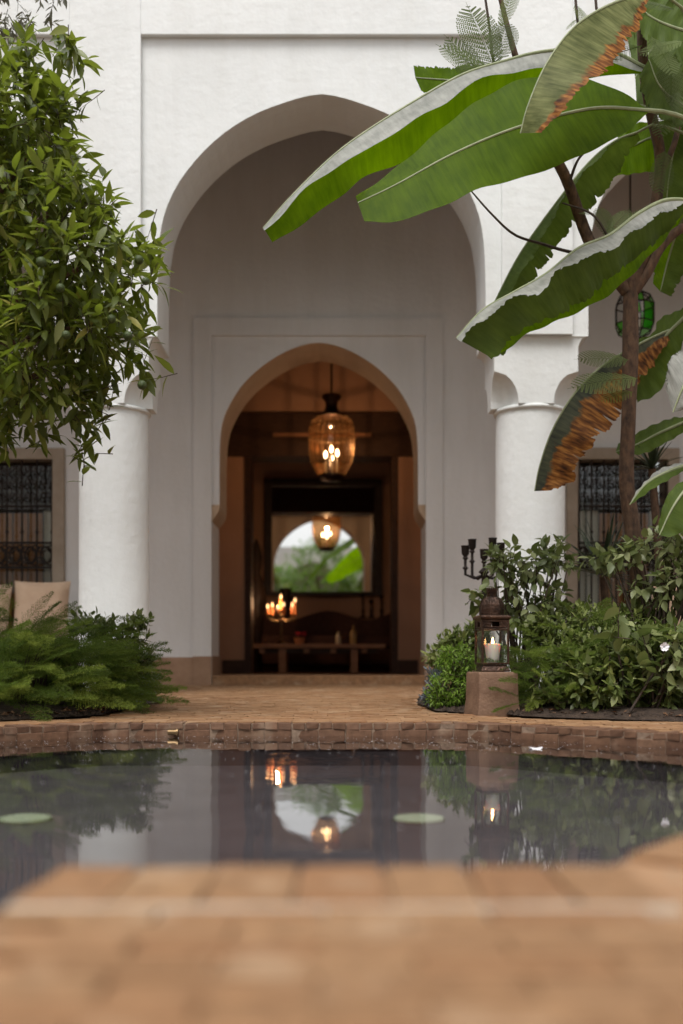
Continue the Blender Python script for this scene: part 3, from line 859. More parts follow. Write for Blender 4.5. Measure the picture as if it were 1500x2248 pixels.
# mirror
DM = 12.93
t = thing('wall_mirror', 'large black framed wall mirror reflecting the doorway and the garden', 'mirror', (X(710, DM), DM, Z(1305, DM)))
x0, x1, z0, z1 = X(581, DM), X(839, DM), Z(1308, DM), Z(1053, DM); fw = .085
parts = []
b = MB(); b.box(x0, x0 + fw, DM - .03, DM + .03, z0, z1); b.box(x1 - fw, x1, DM - .03, DM + .03, z0, z1); b.box(x0 + fw, x1 - fw, DM - .03, DM + .03, z1 - fw, z1); b.box(x0 + fw, x1 - fw, DM - .03, DM + .03, z0, z0 + .05)
b.rot(R(1.24), ((x0 + x1) / 2, DM)); b.build('frame', M['black_frame'], t, bevel=.006)
b = MB(); b.box(x0 + fw - .01, x1 - fw + .01, DM - .004, DM + .004, z0 + .045, z1 - fw + .01); b.rot(R(1.24), ((x0 + x1) / 2, DM)); b.build('mirror_glass', M['mirror'], t)

# table candelabra with seven candles
CD = 11.5; cx = X(618, CD)
t = thing('candelabra', 'many armed metal candelabra with seven lit candles on the low table', 'candelabra', (cx, CD, tz))
zc = Z(1352, CD)
b = MB(); b.lathe([(.075, 0), (.075, .010), (.04, .022), (.018, .04), (.013, .10), (.022, .13), (.012, .16), (.012, zc - tz - .02), (.03, zc - tz), (.012, zc - tz + .02)], (cx, CD, tz), 16); b.build('stem', M['brass'], t, smooth=True)
CND = [(588, 1332, -.05), (598, 1328, .05), (610, 1334, -.09), (617, 1310, 0), (623, 1327, .1), (642, 1328, -.05), (648, 1318, .06)]
for k, (pxx, py, dy) in enumerate(CND):
    xx = X(pxx, CD + dy); yy = CD + dy; zt = Z(py, yy); zb = zc + (.012 if k != 3 else .06)
    b = MB()
    if k == 3: b.tube([(cx, CD, zc), (xx, yy, zb)], .010, 6)
    else: b.tube([(cx, CD, zc - .03), (cx * .6 + xx * .4, CD * .6 + yy * .4, zc - .055), (cx * .25 + xx * .75, CD * .25 + yy * .75, zc - .05), (xx, yy, zc - .02), (xx, yy, zb - .008)], .007, 6)
    b.lathe([(.010, -.02), (.022, -.008), (.024, -.002), (.018, 0)], (xx, yy, zb), 12)
    b.build('arm', M['brass'], t, smooth=True)
    c = thing('candle', 'lit orange taper candle on an outer arm of the table candelabra' if k != 3 else 'tallest lit orange candle at the centre of the table candelabra', 'candle', (xx, yy, zb), 'candles in the table candelabra')
    b = MB(); b.lathe([(.017, 0), (.017, zt - zb - .03), (.014, zt - zb - .026)], (xx, yy, zb), 12); b.build('wax', M['orangewax'], c, smooth=True)
    b = MB(); b.lathe([(.002, -.024), (.009, -.012), (.011, .002), (.007, .016), (.001, .030)], (xx, yy, zt), 10); b.build('flame', M['flame'], c, smooth=True)
pl = bpy.data.lights.new('candle_light', 'POINT'); pl.energy = 2.2; pl.color = (1, .58, .30); pl.shadow_soft_size = .008
po = bpy.data.objects.new('candle_light', pl); COL.objects.link(po); po.location = (X(610, CD - .09), CD - .09, Z(1334, CD - .09) + .046); 
# flowers in a bowl
fx = X(658, CD)
t = thing('flower_bowl', 'small bowl of pink flowers on the low table', 'flower bowl', (fx, CD, tz))
b = MB(); b.lathe([(.035, 0), (.045, .006), (.055, .04), (.062, .075), (.054, .072), (.04, .02)], (fx, CD, tz), 18); b.build('bowl', M['table'], t, smooth=True)
rr = random.Random(2)
for k in range(11):
    a = rr.uniform(0, 2 * PI); q = rr.uniform(0, .055); c = (fx + q * math.cos(a), CD + q * math.sin(a), tz + .09 + rr.uniform(0, .045))
    b = MB()
    for j in range(6):
        aa = j * PI / 3; tip = Vector((math.cos(aa) * .032, math.sin(aa) * .032, .012)); sd = Vector((-math.sin(aa), math.cos(aa), 0)) * .013
        b.add([Vector(c), Vector(c) + tip * .6 + sd, Vector(c) + tip, Vector(c) + tip * .6 - sd], [(0, 1, 2, 3)])
    b.build('flower', M['pink'], t)
for pxx, top, mt, prof, lab in ((743, 1384, 'cream', [(.026, 0), (.029, .008), (.029, .085), (.02, .10), (.012, .115), (.012, .135), (.015, .14)], 'short cream bottle on the low table'),
                                (776, 1371, 'ceramic', [(.03, 0), (.037, .02), (.037, .12), (.022, .15), (.010, .165), (.010, .20), (.013, .205)], 'taller amber glass bottle on the low table')):
    b = MB(); b.lathe(prof, (X(pxx, CD), CD, tz), 18); tag(b.build('bottle', M[mt], None, smooth=True), lab, 'bottle')

# hanging amber lantern
LD = 9.9; lx = X(728, LD)
zb, zt_ = Z(1040, LD), Z(916, LD)
t = thing('hanging_lantern', 'large amber glass lantern hanging on a rod inside the doorway', 'lantern', (lx, LD, Z(1054, LD)))
b = MB(); b.tube([(lx, LD, Z(868, LD)), (lx, LD, RZ)], .010, 8); b.build('rod', M['iron'], t)
ls = F / LD
b = MB(); b.lathe([(21 / ls, 0), (22 / ls, -.02), (14 / ls, -.06), (13 / ls, -.10), (17 / ls, -.15), (30 / ls, -.185), (31 / ls, -.20), (24 / ls, -.205)], (lx, LD, Z(868, LD)), 24); b.build('cap', M['copper'], t, smooth=True)
prof = [(27, 1046), (34, 1036), (44, 1018), (49, 990), (50, 960), (49, 940), (45, 926), (36, 918), (28, 915)]
b = MB(); b.lathe([(r_ / ls, Z(py, LD)) for r_, py in prof], (lx, LD, 0), 28, cap=False); gl = b.build('glass_body', M['amber'], t, smooth=True, angle=180)
for py_ in (1020, 962, 938):
    b = MB(); rr0 = np.interp(-py_, [-q[1] for q in prof], [q[0] for q in prof]) + .6
    b.tube([(lx + rr0 / ls * math.cos(a), LD + rr0 / ls * math.sin(a), Z(py_, LD)) for a in np.linspace(0, 2 * PI, 29)], .004, 5); b.build('hoop', M['brass'], t)
for k in range(22):
    a = 2 * PI * k / 22
    b = MB(); b.tube([(lx + (r_ + .6) / ls * math.cos(a), LD + (r_ + .6) / ls * math.sin(a), Z(py, LD)) for r_, py in prof], .0035, 5); b.build('rib', M['brass'], t)
b = MB(); b.lathe([(6 / ls, -.01), (22 / ls, 0), (29 / ls, .03), (29 / ls, .05), (27 / ls, .055)], (lx, LD, Z(1055, LD)), 24); b.build('base_cup', M['copper'], t, smooth=True)
for dx, dy, py in ((-13, 0, 998), (0, -6, 987), (1, 10, 1004), (13, 2, 994)):
    xx = lx + dx / ls; yy = LD + dy / ls
    b = MB(); b.tube([(xx, yy, Z(1046, LD)), (xx, yy, Z(py + 12, LD))], .009, 8); b.build('candle_tube', M['cream'], t)
    b = MB(); b.lathe([(.006, -.030), (.013, -.014), (.014, 0), (.010, .018), (.002, .034)], (xx, yy, Z(py, LD)), 12); b.build('bulb', M['bulb'], t, smooth=True)
pl = bpy.data.lights.new('lantern_light', 'POINT'); pl.energy = 7; pl.color = (1, .70, .47); pl.shadow_soft_size = .011
po = bpy.data.objects.new('lantern_light', pl); COL.objects.link(po); po.location = (lx, LD, Z(972, LD)); po.parent = t; po.location = Vector((lx + 2 / ls, LD + 1 / ls, Z(975, LD))) - wloc(t)

# green glass hanging lantern in the right bay
GD = 7.2; gx = X(1394, GD); gs = F / GD
t = thing('glass_lantern', 'small polygonal lantern of green and clear glass panes hanging in the arcade', 'lantern', (gx, GD, Z(742, GD)))
rings = [(14, 640), (34, 652), (43, 672), (43, 712), (36, 730), (16, 742)]
b = MB(); b.tube([(X(1384, GD), GD, Z(640, GD)), (X(1384, GD), GD, 4.45)], .006, 6); b.build('rod', M['iron'], t)
b = MB(); b.lathe([(.012, .03), (.03, 0), (.045, -.006)], (gx, GD, Z(640, GD)), 8); b.build('cap', M['iron'], t)
b = MB(); b.lathe([(.045, .0), (.03, -.02), (.004, -.045)], (gx, GD, Z(742, GD)), 8); b.build('finial', M['iron'], t)
NS = 8
for k in range(NS):
    a0, a1 = 2 * PI * k / NS + .2, 2 * PI * (k + 1) / NS + .2
    b = MB()
    pts = [(gx + r_ / gs * math.cos(a0), GD + r_ / gs * math.sin(a0), Z(py, GD)) for r_, py in rings]
    b.tube(pts, .0045, 5); b.build('lead_rib', M['iron'], t)
    for j in range(len(rings) - 1):
        (ra, pa), (rb, pb) = rings[j], rings[j + 1]
        q = [(gx + ra / gs * math.cos(a0), GD + ra / gs * math.sin(a0), Z(pa, GD)), (gx + ra / gs * math.cos(a1), GD + ra / gs * math.sin(a1), Z(pa, GD)),
             (gx + rb / gs * math.cos(a1), GD + rb / gs * math.sin(a1), Z(pb, GD)), (gx + rb / gs * math.cos(a0), GD + rb / gs * math.sin(a0), Z(pb, GD))]
        b = MB(); b.add(q, [(0, 1, 2, 3)])
        gr = (j == 3 and k % 2 == 0) or (j == 1 and k % 2) or (j == 2 and k % 3 == 0)
        b.build('pane', M['greenglass'] if gr else M['clearglass2'], t)
for r_, py in rings[1:5]:
    b = MB(); b.tube([(gx + r_ / gs * math.cos(2 * PI * k / NS + .2), GD + r_ / gs * math.sin(2 * PI * k / NS + .2), Z(py, GD)) for k in range(NS + 1)], .005, 5); b.build('lead_ring', M['iron'], t)

# ------------------------------------------------------------------ pedestal, lantern, candle
PD = 4.55; ps = F / PD
pxc = X(1080, PD); zped = Z(1475, PD); zfl = floorz(PD)
b = MB(); hw = 45 / ps; rings = []
for z, q in ((zfl - .01, 1.09), (zfl + .02, 1.06), (zfl + .06, 1.01), ((zfl + zped) / 2, 1.0), (zped - .012, .985), (zped, .965)):
    rings.append([(pxc + sx * hw * q, PD + sy * hw * q, z) for sx, sy in ((-1, -1), (1, -1), (1, 1), (-1, 1))])
b.loft(rings); b.rot(R(12), (pxc, PD))
tag(b.build('pedestal', M['pedestal'], None, bevel=.006, smooth=True), 'squat clay block pedestal under the copper lantern at the bed edge', 'pedestal')
t = thing('copper_lantern', 'square copper lantern with domed top and glass sides, on the clay pedestal', 'lantern', (pxc, PD, zped))
RA = R(8)
def sq(zpy, q): return [(pxc + sx * q / ps, PD + sy * q / ps, Z(zpy, PD)) for sx, sy in ((-1, -1), (1, -1), (1, 1), (-1, 1))]
def lp(name, rings, mat, **k):
    b = MB(); b.loft(rings); b.rot(RA, (pxc, PD)); return b.build(name, mat, t, **k)
lp('foot', [sq(1474.5, 32), sq(1472, 32), sq(1461, 27), sq(1459, 27)], M['copper'], bevel=.002)
lp('base_plate', [sq(1458.8, 30.5), sq(1455, 30.5)], M['copper'], bevel=.001)
for sx in (-1, 1):
    for sy in (-1, 1):
        b = MB(); x0 = pxc + sx * 28.5 / ps; y0 = PD + sy * 28.5 / ps; h = 2.2 / ps
        b.box(x0 - h, x0 + h, y0 - h, y0 + h, Z(1454.9, PD), Z(1362, PD)); b.rot(RA, (pxc, PD)); b.build('corner_post', M['copper'], t, bevel=.001)
for k in range(4):
    b = MB(); q = 28.0 / ps
    pane = [(-q + .005, -q, Z(1454, PD)), (q - .005, -q, Z(1454, PD)), (q - .005, -q, Z(1384, PD)), (-q + .005, -q, Z(1384, PD))]
    ca, sa = math.cos(RA + k * PI / 2), math.sin(RA + k * PI / 2)
    b.add([(pxc + x * ca - y * sa, PD + x * sa + y * ca, z) for x, y, z in pane], [(0, 1, 2, 3)])
    b.build('pane', M['glass'], t)
for py0, py1, q in ((1384, 1380.5, 30), (1379, 1376, 29.5), (1366, 1362, 30)):
    lp('frieze_rail', [sq(py0, q), sq(py1, q)], M['copper'], bevel=.001)
for k in range(4):
    b = MB(); q = 28.2 / ps
    for u0, u1 in ((-.98, -.32), (.32, .98)):
        b.box(u0 * q, u1 * q, -q - .002, -q + .002, Z(1376, PD) - 0, Z(1366, PD))
    ca, sa = math.cos(RA + k * PI / 2), math.sin(RA + k * PI / 2)
    b.v = [(pxc + x * ca - y * sa, PD + x * sa + y * ca, z) for x, y, z in b.v]
    b.build('frieze_panel', M['copper'], t)
lp('cornice', [sq(1361.9, 30), sq(1359, 33.5), sq(1355, 34), sq(1352, 31), sq(1351, 27)], M['copper'], bevel=.0015)
b = MB(); b.lathe([(26.5 / ps, Z(1350.8, PD)), (26.5 / ps, Z(1346, PD)), (26.8 / ps, Z(1338, PD)), (25.5 / ps, Z(1328, PD)), (22 / ps, Z(1319, PD)), (16.5 / ps, Z(1312.5, PD)), (12 / ps, Z(1310, PD))], (pxc, PD, 0), 8, rot=R(22.5) + RA)
b.build('dome', M['copper'], t)
b = MB()
for k in range(8):
    a = R(22.5) + RA + k * PI / 4
    b.tube([(pxc + r_ / ps * math.cos(a), PD + r_ / ps * math.sin(a), Z(py, PD)) for r_, py in ((26.8, 1350), (27, 1338), (25.8, 1328), (22.2, 1319), (16.6, 1312))], .0016, 5)
b.build('dome_seam', M['copper'], t)
b = MB(); b.lathe([(10.5 / ps, Z(1311, PD)), (10.5 / ps, Z(1302, PD)), (12 / ps, Z(1298, PD)), (12.5 / ps, Z(1296, PD)), (9 / ps, Z(1296, PD))], (pxc, PD, 0), 16); b.build('collar', M['copper'], t, smooth=True)
b = MB()
for k in range(16):
    a = 2 * PI * k / 16; c0, s0 = math.cos(a), math.sin(a); c1, s1_ = math.cos(a + .39), math.sin(a + .39); cm, sm = math.cos(a + .19), math.sin(a + .19)
    q = 12.3 / ps
    b.add([(pxc + q * c0, PD + q * s0, Z(1296.5, PD)), (pxc + q * c1, PD + q * s1_, Z(1296.5, PD)), (pxc + q * cm * 1.02, PD + q * sm * 1.02, Z(1289.5, PD))], [(0, 1, 2)])
b.build('crown_edge', M['copper'], t)
ring = [(pxc + 11 / ps * math.cos(a), PD - .012 + .004 * math.sin(a), Z(1297, PD) + 5 / ps * math.sin(a)) for a in np.linspace(0, 2 * PI, 17)]
b = MB(); b.tube(ring, .0018, 6); b.build('carry_ring', M['copper'], t)
# the pillar candle inside
cz0 = Z(1454.9, PD)
c = thing('pillar_candle', 'white pillar candle burning inside the copper lantern', 'candle', (pxc + .003, PD - .005, cz0))
ccx, ccy = pxc + .003, PD - .005
b = MB(); b.lathe([(12.5 / ps, 0), (13.5 / ps, 2 / ps), (17.5 / ps, 37 / ps), (17.8 / ps, 41 / ps), (16 / ps, 42 / ps), (13 / ps, 38.5 / ps), (2 / ps, 37.5 / ps)], (ccx, ccy, cz0), 28); b.build('wax', M['wax'], c, smooth=True)
b = MB(); b.tube([(ccx, ccy, cz0 + 37 / ps), (ccx + .001, ccy, cz0 + 43 / ps)], .0012, 5); b.build('wick', M['iron'], c)
b = MB(); b.lathe([(.001, -.006), (.0055, .001), (.006, .006), (.0042, .015), (.0005, .027)], (ccx, ccy, cz0 + 42 / ps), 12); b.build('flame', M['lanternflame'], c, smooth=True)
pl = bpy.data.lights.new('pillar_light', 'POINT'); pl.energy = .35; pl.color = (1, .46, .16); pl.shadow_soft_size = .005
po = bpy.data.objects.new('pillar_light', pl); COL.objects.link(po); po.parent = c; po.location = Vector((ccx, ccy - .001, cz0 + 48 / ps)) - wloc(c)

# standing iron candelabra behind the shrub
KD = 5.75; kx = X(1063, KD); kz = floorz(KD)
t = thing('standing_candelabra', 'tall dark iron candelabra with empty cups behind the leafy shrub', 'candelabra', (kx, KD, kz))
b = MB(); b.lathe([(.10, 0), (.10, .015), (.03, .03), (.014, .06), (.014, Z(1262, KD) - kz), (.03, Z(1256, KD) - kz), (.012, Z(1248, KD) - kz)], (kx, KD, kz), 14); b.build('stem', M['iron'], t, smooth=True)
for pxx, py, dy in ((1022, 1198, -.02), (1037, 1184, .06), (1063, 1206, -.07), (1082, 1181, .03), (1100, 1192, .0)):
    xx = X(pxx, KD + dy); yy = KD + dy; zt = Z(py, yy); zb2 = Z(1238, KD)
    b = MB(); b.tube([(kx, KD, Z(1262, KD)), (kx * .5 + xx * .5, KD * .5 + yy * .5, Z(1270, KD)), (xx, yy, Z(1262, KD)), (xx, yy, zt - .05)], .008, 6)
    b.lathe([(.008, -.13), (.016, -.12), (.008, -.11), (.008, -.075), (.016, -.068), (.010, -.058), (.020, -.045), (.022, -.005), (.025, 0), (.017, -.004)], (xx, yy, zt), 12)
    b.build('arm', M['iron'], t, smooth=True)

# spout, petal, pool lamps, specks
sp = P(385, 1614, 4.0)
t = thing('water_spout', 'small brass spout on the pool rim below the fern bed', 'spout', (sp.x, 3.985, -.048))
b = MB(); b.tube([(sp.x - .02, 3.955, -.034), (sp.x + .012, 3.955, -.034)], .011, 10); b.tube([(sp.x + .012, 3.955, -.034), (sp.x + .018, 3.955, -.034)], .015, 10); b.build('nozzle', M['brass'], t, smooth=True)
b = MB(); b.tube([(sp.x + .004, 3.955, -.034), (sp.x + .004, 3.995, -.03)], .007, 8); b.build('pipe', M['brass'], t, smooth=True)
pd = 2344 * .262 / (1644 - HY); pxx = X(1176, pd)
b = MB(); q = [(pxx + .022 * math.cos(a), pd + .03 * math.sin(a), -.048 + .004 * math.cos(2 * a)) for a in np.linspace(0, 2 * PI, 13)[:-1]]
b.add(q + [(pxx, pd, -.0475)], [(i, (i + 1) % 12, 12) for i in range(12)])
tag(b.build('floating_petal', M['white_petal'], None, smooth=True), 'white petal floating on the water near the lantern reflection', 'petal')
for pxx, nm in ((56, 'round pale green underwater lamp below the fern bed reflection'), (920, 'round pale green underwater lamp below the doorway reflection')):
    h = .262 + .10; d = F * h / (1792 - HY); xx = X(pxx, d); zz = CZ - h
    t = thing('pool_lamp', nm, 'pool lamp', (xx, d, -.160), 'underwater lamps in the pool')
    rr_ = 56 / F * d
    b = MB(); b.lathe([(rr_ * 1.0, -.0095), (rr_, -.006), (rr_ * .96, -.002), (rr_ * .6, .002), (rr_ * .1, .003)], (xx, d, zz), 32); b.build('cover', M['lampgreen'], t, smooth=True)
    b = MB(); b.lathe([(rr_ * 1.05, -.0095), (rr_ * 1.05, -.008), (rr_ * 1.0, -.007)], (xx, d, zz), 32, cap=False); b.build('trim_ring', M['brass'], t, smooth=True)
mb = MB(); r3 = random.Random(9)
for k in range(900):
    y_ = r3.uniform(1.7, 3.95) if r3.random() < .4 else 3.97 - abs(r3.gauss(0, .45)); x_ = r3.uniform(-1.5, 1.3)
    if not inside((x_, y_), POOL): continue
    q = r3.uniform(.0008, .0030); a = r3.uniform(0, PI)
    c_, s_ = math.cos(a) * q, math.sin(a) * q
    mb.add([(x_ - c_, y_ - s_, -.0492), (x_ + s_, y_ - c_, -.0492), (x_ + c_, y_ + s_, -.0488), (x_ - s_, y_ + c_, -.0492)], [(0, 1, 2, 3)])
tag(mb.build('floating_specks', M['white_petal']), 'tiny pale specks of pollen floating on the pool', 'pollen', kind='stuff')

# ------------------------------------------------------------------ foliage toolkit
def leaf_template(w=.36, fold=.10, droop=.18, tipx=.0):
    """length 1 along x, unit leaf; 5 stations"""
    st = [(0, .05), (.18, .70), (.42, 1.0), (.70, .72), (.9, .26), (1.0, 0)]
    V = []; Fc = []
    for x, ww in st:
        z = -droop * x * x
        V.append((x, 0, z))
        if ww > 0: V.append((x, w / 2 * ww, z + fold * ww * w)); V.append((x, -w / 2 * ww, z + fold * ww * w))
    for i in range(4):
        a = i * 3; b2 = a + 3
        Fc += [(a, b2, b2 + 1, a + 1), (a, a + 2, b2 + 2, b2)]
    a = 12; Fc += [(a, 15, a + 1), (a, a + 2, 15)]
    return np.array(V), Fc
LEAF = leaf_template()
LEAF_C = leaf_template(.33, .10, .22)
LEAF_W = leaf_template(.56, .12, .22)
LEAF_N = leaf_template(.26, .06, .10)
LEAF_R = leaf_template(.50, .10, .05)
def basis(d, up):
    d = d / np.linalg.norm(d, axis=1, keepdims=True)
    y = np.cross(up, d); ln = np.linalg.norm(y, axis=1, keepdims=True)
    bad = (ln[:, 0] < 1e-3); y[bad] = np.array([0, 1, 0]); ln[bad] = 1
    y = y / ln; z = np.cross(d, y)
    return np.stack([d, y, z], 2)
def foliage(name, tpl, pos, dirs, ups, sc, mat, parent, kind='stuff', rnd=None):
    V, Fc = tpl; n = len(pos); k = len(V)
    pos = np.asarray(pos); B = basis(np.asarray(dirs, float), np.asarray(ups, float))
    W_ = np.einsum('nij,kj->nki', B, V) * np.asarray(sc)[:, None, None] + pos[:, None, :] - np.array(wloc(parent))
    me = bpy.data.meshes.new(name)
    tot = []; st = 0
    fl = [len(f) for f in Fc]
    loops = np.concatenate([np.array(f) for f in Fc])
    me.vertices.add(n * k); me.vertices.foreach_set('co', W_.reshape(-1).astype(np.float32))
    allL = (loops[None, :] + (np.arange(n) * k)[:, None]).reshape(-1)
    me.loops.add(len(allL)); me.loops.foreach_set('vertex_index', allL.astype(np.int32))
    starts = np.cumsum([0] + fl[:-1]); per = sum(fl)
    allS = (starts[None, :] + (np.arange(n) * per)[:, None]).reshape(-1)
    me.polygons.add(len(allS)); me.polygons.foreach_set('loop_start', allS.astype(np.int32))
    me.polygons.foreach_set('use_smooth', [True] * len(allS))
    me.update(calc_edges=True); me.validate()
    at = me.attributes.new('rnd', 'FLOAT', 'POINT')
    rv = rng.random(n) if rnd is None else np.asarray(rnd)
    at.data.foreach_set('value', np.repeat(rv * .98, k).astype(np.float32))
    me.materials.append(mat)
    o = bpy.data.objects.new(name, me); COL.objects.link(o)
    if parent: o.parent = parent
    if kind: tag(o, kind=kind)
    return o
def tpl_mesh(name, tpl, mat):
    me = bpy.data.meshes.new(name); me.from_pydata([tuple(v) for v in tpl[0]], [], tpl[1]); me.materials.append(mat)
    me.polygons.foreach_set('use_smooth', [True] * len(me.polygons)); me.update()
    return me
def leaf_obj(name, me, parent, pos, d, up, s):
    B = basis(np.array([d], float), np.array([up], float))[0]
    return inst(name, me, parent, pos, Matrix(B.tolist()), s)
def unit(v):
    v = np.asarray(v, float); return v / (np.linalg.norm(v, axis=-1, keepdims=True) + 1e-9)
def rdir(n): return unit(rng.normal(size=(n, 3)))

def in_ell(p, E, f=1.0):
    return (((p - E[0]) / (E[1] * f)) ** 2).sum(-1) < 1

def leafy_crown(root, E, nclus, per, ls, tpl, mat, nobj=0, tw=True, shell=(.62, 1.02), droop=.25, view=None, trunk_top=None, twmat=None, spread=.55):
    """E: list of (centre, radii). clusters of leaves near the surface of a union of ellipsoids"""
    vol = np.array([np.prod(e[1]) ** (2 / 3) for e in E]); vol /= vol.sum()
    C = []; O = []
    while len(C) < nclus:
        i = rng.choice(len(E), p=vol); c, r_ = E[i]
        u = rdir(1)[0]; f = shell[0] + (shell[1] - shell[0]) * rng.random() ** .6
        p = c + u * r_ * f
        if any(j != i and in_ell(p, E[j], .72) for j in range(len(E))): continue
        C.append(p); O.append(unit(u / r_ * r_.mean()))
    C = np.array(C); O = np.array(O)
    pos = []; dr = []; up = []; sc = []; rv = []
    twb = MB()
    for p, o_ in zip(C, O):
        ax = unit(o_ * .8 + rdir(1)[0] * spread + np.array([0, 0, .30 if o_[2] > -.2 else -.35]))
        L = ls * rng.uniform(1.0, 2.2); base = p - ax * L
        if tw: twb.tube([base, base + ax * L * .4 + np.array([0, 0, -.002]), base + ax * L * .75], [.0020, .0014, .0006], 4, cap=False)
        cr = rng.random()
        a = rng.uniform(0, 6)
        s1_ = unit(np.cross(ax, rdir(1)[0])); s2_ = np.cross(ax, s1_)
        for k in range(per):
            t_ = (k + .5) / per; a += 2.4
            side = s1_ * math.cos(a) + s2_ * math.sin(a)
            d = unit(ax * (.35 + .9 * t_) + side * (1.0 - .45 * t_) + np.array([0, 0, -droop * rng.random()]))
            pos.append(base + ax * L * t_); dr.append(d)
            up.append(unit(ax * .8 + np.array([0, 0, 1.2]) + rdir(1)[0] * .45)); sc.append(ls * rng.uniform(.65, 1.2))
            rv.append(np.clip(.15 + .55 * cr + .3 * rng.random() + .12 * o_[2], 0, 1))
    pos = np.array(pos); dr = np.array(dr); up = np.array(up); sc = np.array(sc); rv = np.array(rv)
    if nobj:
        # the leaves that show largest become parts of their own
        inframe = (pos[:, 0] / pos[:, 1] * F + 750 > 0)
        score = np.where(inframe, sc / pos[:, 1], 0)
        idx = np.argsort(-score)[:nobj]; msk = np.ones(len(pos), bool); msk[idx] = False
        me = tpl_mesh('leaf', tpl, mat)
        for i in idx: leaf_obj('leaf', me, root, pos[i], dr[i], up[i], sc[i])
        foliage('crown', tpl, pos[msk], dr[msk], up[msk], sc[msk], mat, root, rnd=rv[msk])
    else:
        foliage('crown', tpl, pos, dr, up, sc, mat, root, rnd=rv)
    if tw: tag(twb.build('twigs', twmat or M['twig'], root), kind='stuff')
    return pos
def E_(px, py, d, rx, ry, rd):
    k = d / F
    return (np.array(P(px, py, d)), np.array([rx * k, rd, ry * k]))

# ------------------------------------------------------------------ orange tree on the left
TX, TY = -1.75, 4.15
tree = thing('orange_tree', 'orange tree with glossy green leaves and small green fruit over the fern bed', 'tree', (TX, TY, floorz(TY)))
E = [E_(0, 220, 4.2, 150, 125, .34), E_(65, 330, 4.15, 140, 125, .38), E_(110, 465, 4.12, 155, 120, .40), E_(172, 590, 4.1, 172, 112, .40), E_(160, 720, 4.1, 160, 110, .36), E_(90, 825, 4.1, 150, 85, .32), E_(-170, 300, 4.3, 200, 240, .5), E_(-170, 650, 4.3, 240, 260, .5),
     E_(185, 890, 4.1, 48, 60, .14), E_(30, 890, 4.0, 90, 50, .2), E_(182, 985, 4.1, 14, 32, .04), E_(190, 940, 4.1, 24, 40, .07), E_(88, 950, 4.1, 18, 34, .05), E_(10, 950, 4.1, 22, 38, .06), E_(150, 120, 4.15, 40, 40, .10), E_(180, 230, 4.15, 26, 40, .09), E_(332, 552, 4.1, 32, 34, .08), E_(320, 820, 4.1, 24, 34, .06), E_(60, 110, 4.15, 45, 28, .13)]
leafy_crown(tree, E, 1250, 6, .086, LEAF_C, M['citrus'], nobj=280, shell=(.45, 1.13), spread=.75)
tb = MB()
top = Vector((TX, TY, 1.15))
tb.tube([(TX, TY, floorz(TY) - .1), (TX + .03, TY, .5), (TX + .02, TY + .02, .9), top], [.085, .07, .062, .055], 10)
trk = tb.build('trunk', M['bark'], tree, smooth=True)
for c, r_ in E[:8]:
    b = MB(); c = Vector(c); mid = (top + c) / 2 + Vector((-.05, 0, .08))
    b.tube([top - Vector((0, 0, .05)), mid, c], [.035, .024, .010], 7); b.build('branch', M['bark'], tree, smooth=True)
fm = MB(); fm.lathe([(.002, -.0225), (.012, -.019), (.020, -.010), (.0225, 0), (.020, .010), (.012, .019), (.003, .021)], (0, 0, 0), 14)
fo = fm.build('orange_fruit', M['fruit'], None, smooth=True, angle=180); fme = fo.data; bpy.data.objects.remove(fo)
for pxx, py, d in ((305, 570, 3.86), (320, 617, 3.86), (281, 737, 3.86), (312, 845, 3.9), (91, 575, 3.72), (145, 735, 3.74), (133, 632, 3.74), (75, 240, 3.9), (35, 145, 3.9), (245, 700, 3.85)):
    inst('fruit', fme, tree, P(pxx, py, d), (rng.random(), rng.random(), 0), rng.uniform(.62, .85))

# wispy olive branch at the upper left
ol = thing('olive_tree', 'grey leaved olive tree with wispy twigs above the orange tree', 'tree', (-2.3, 4.9, floorz(4.9)))
leafy_crown(ol, [E_(10, 5, 5.0, 120, 42, .25), E_(120, 5, 5.0, 55, 22, .1), E_(-150, -60, 5.0, 250, 160, .5)], 170, 8, .05, LEAF_N, M['olive'])
b = MB(); b.tube([(-2.3, 4.9, -.05), (-2.28, 4.92, 1.2), (-2.1, 4.95, 2.4), (-1.9, 5, 3.2)], [.08, .06, .045, .02], 8); b.build('trunk', M['bark'], ol, smooth=True)

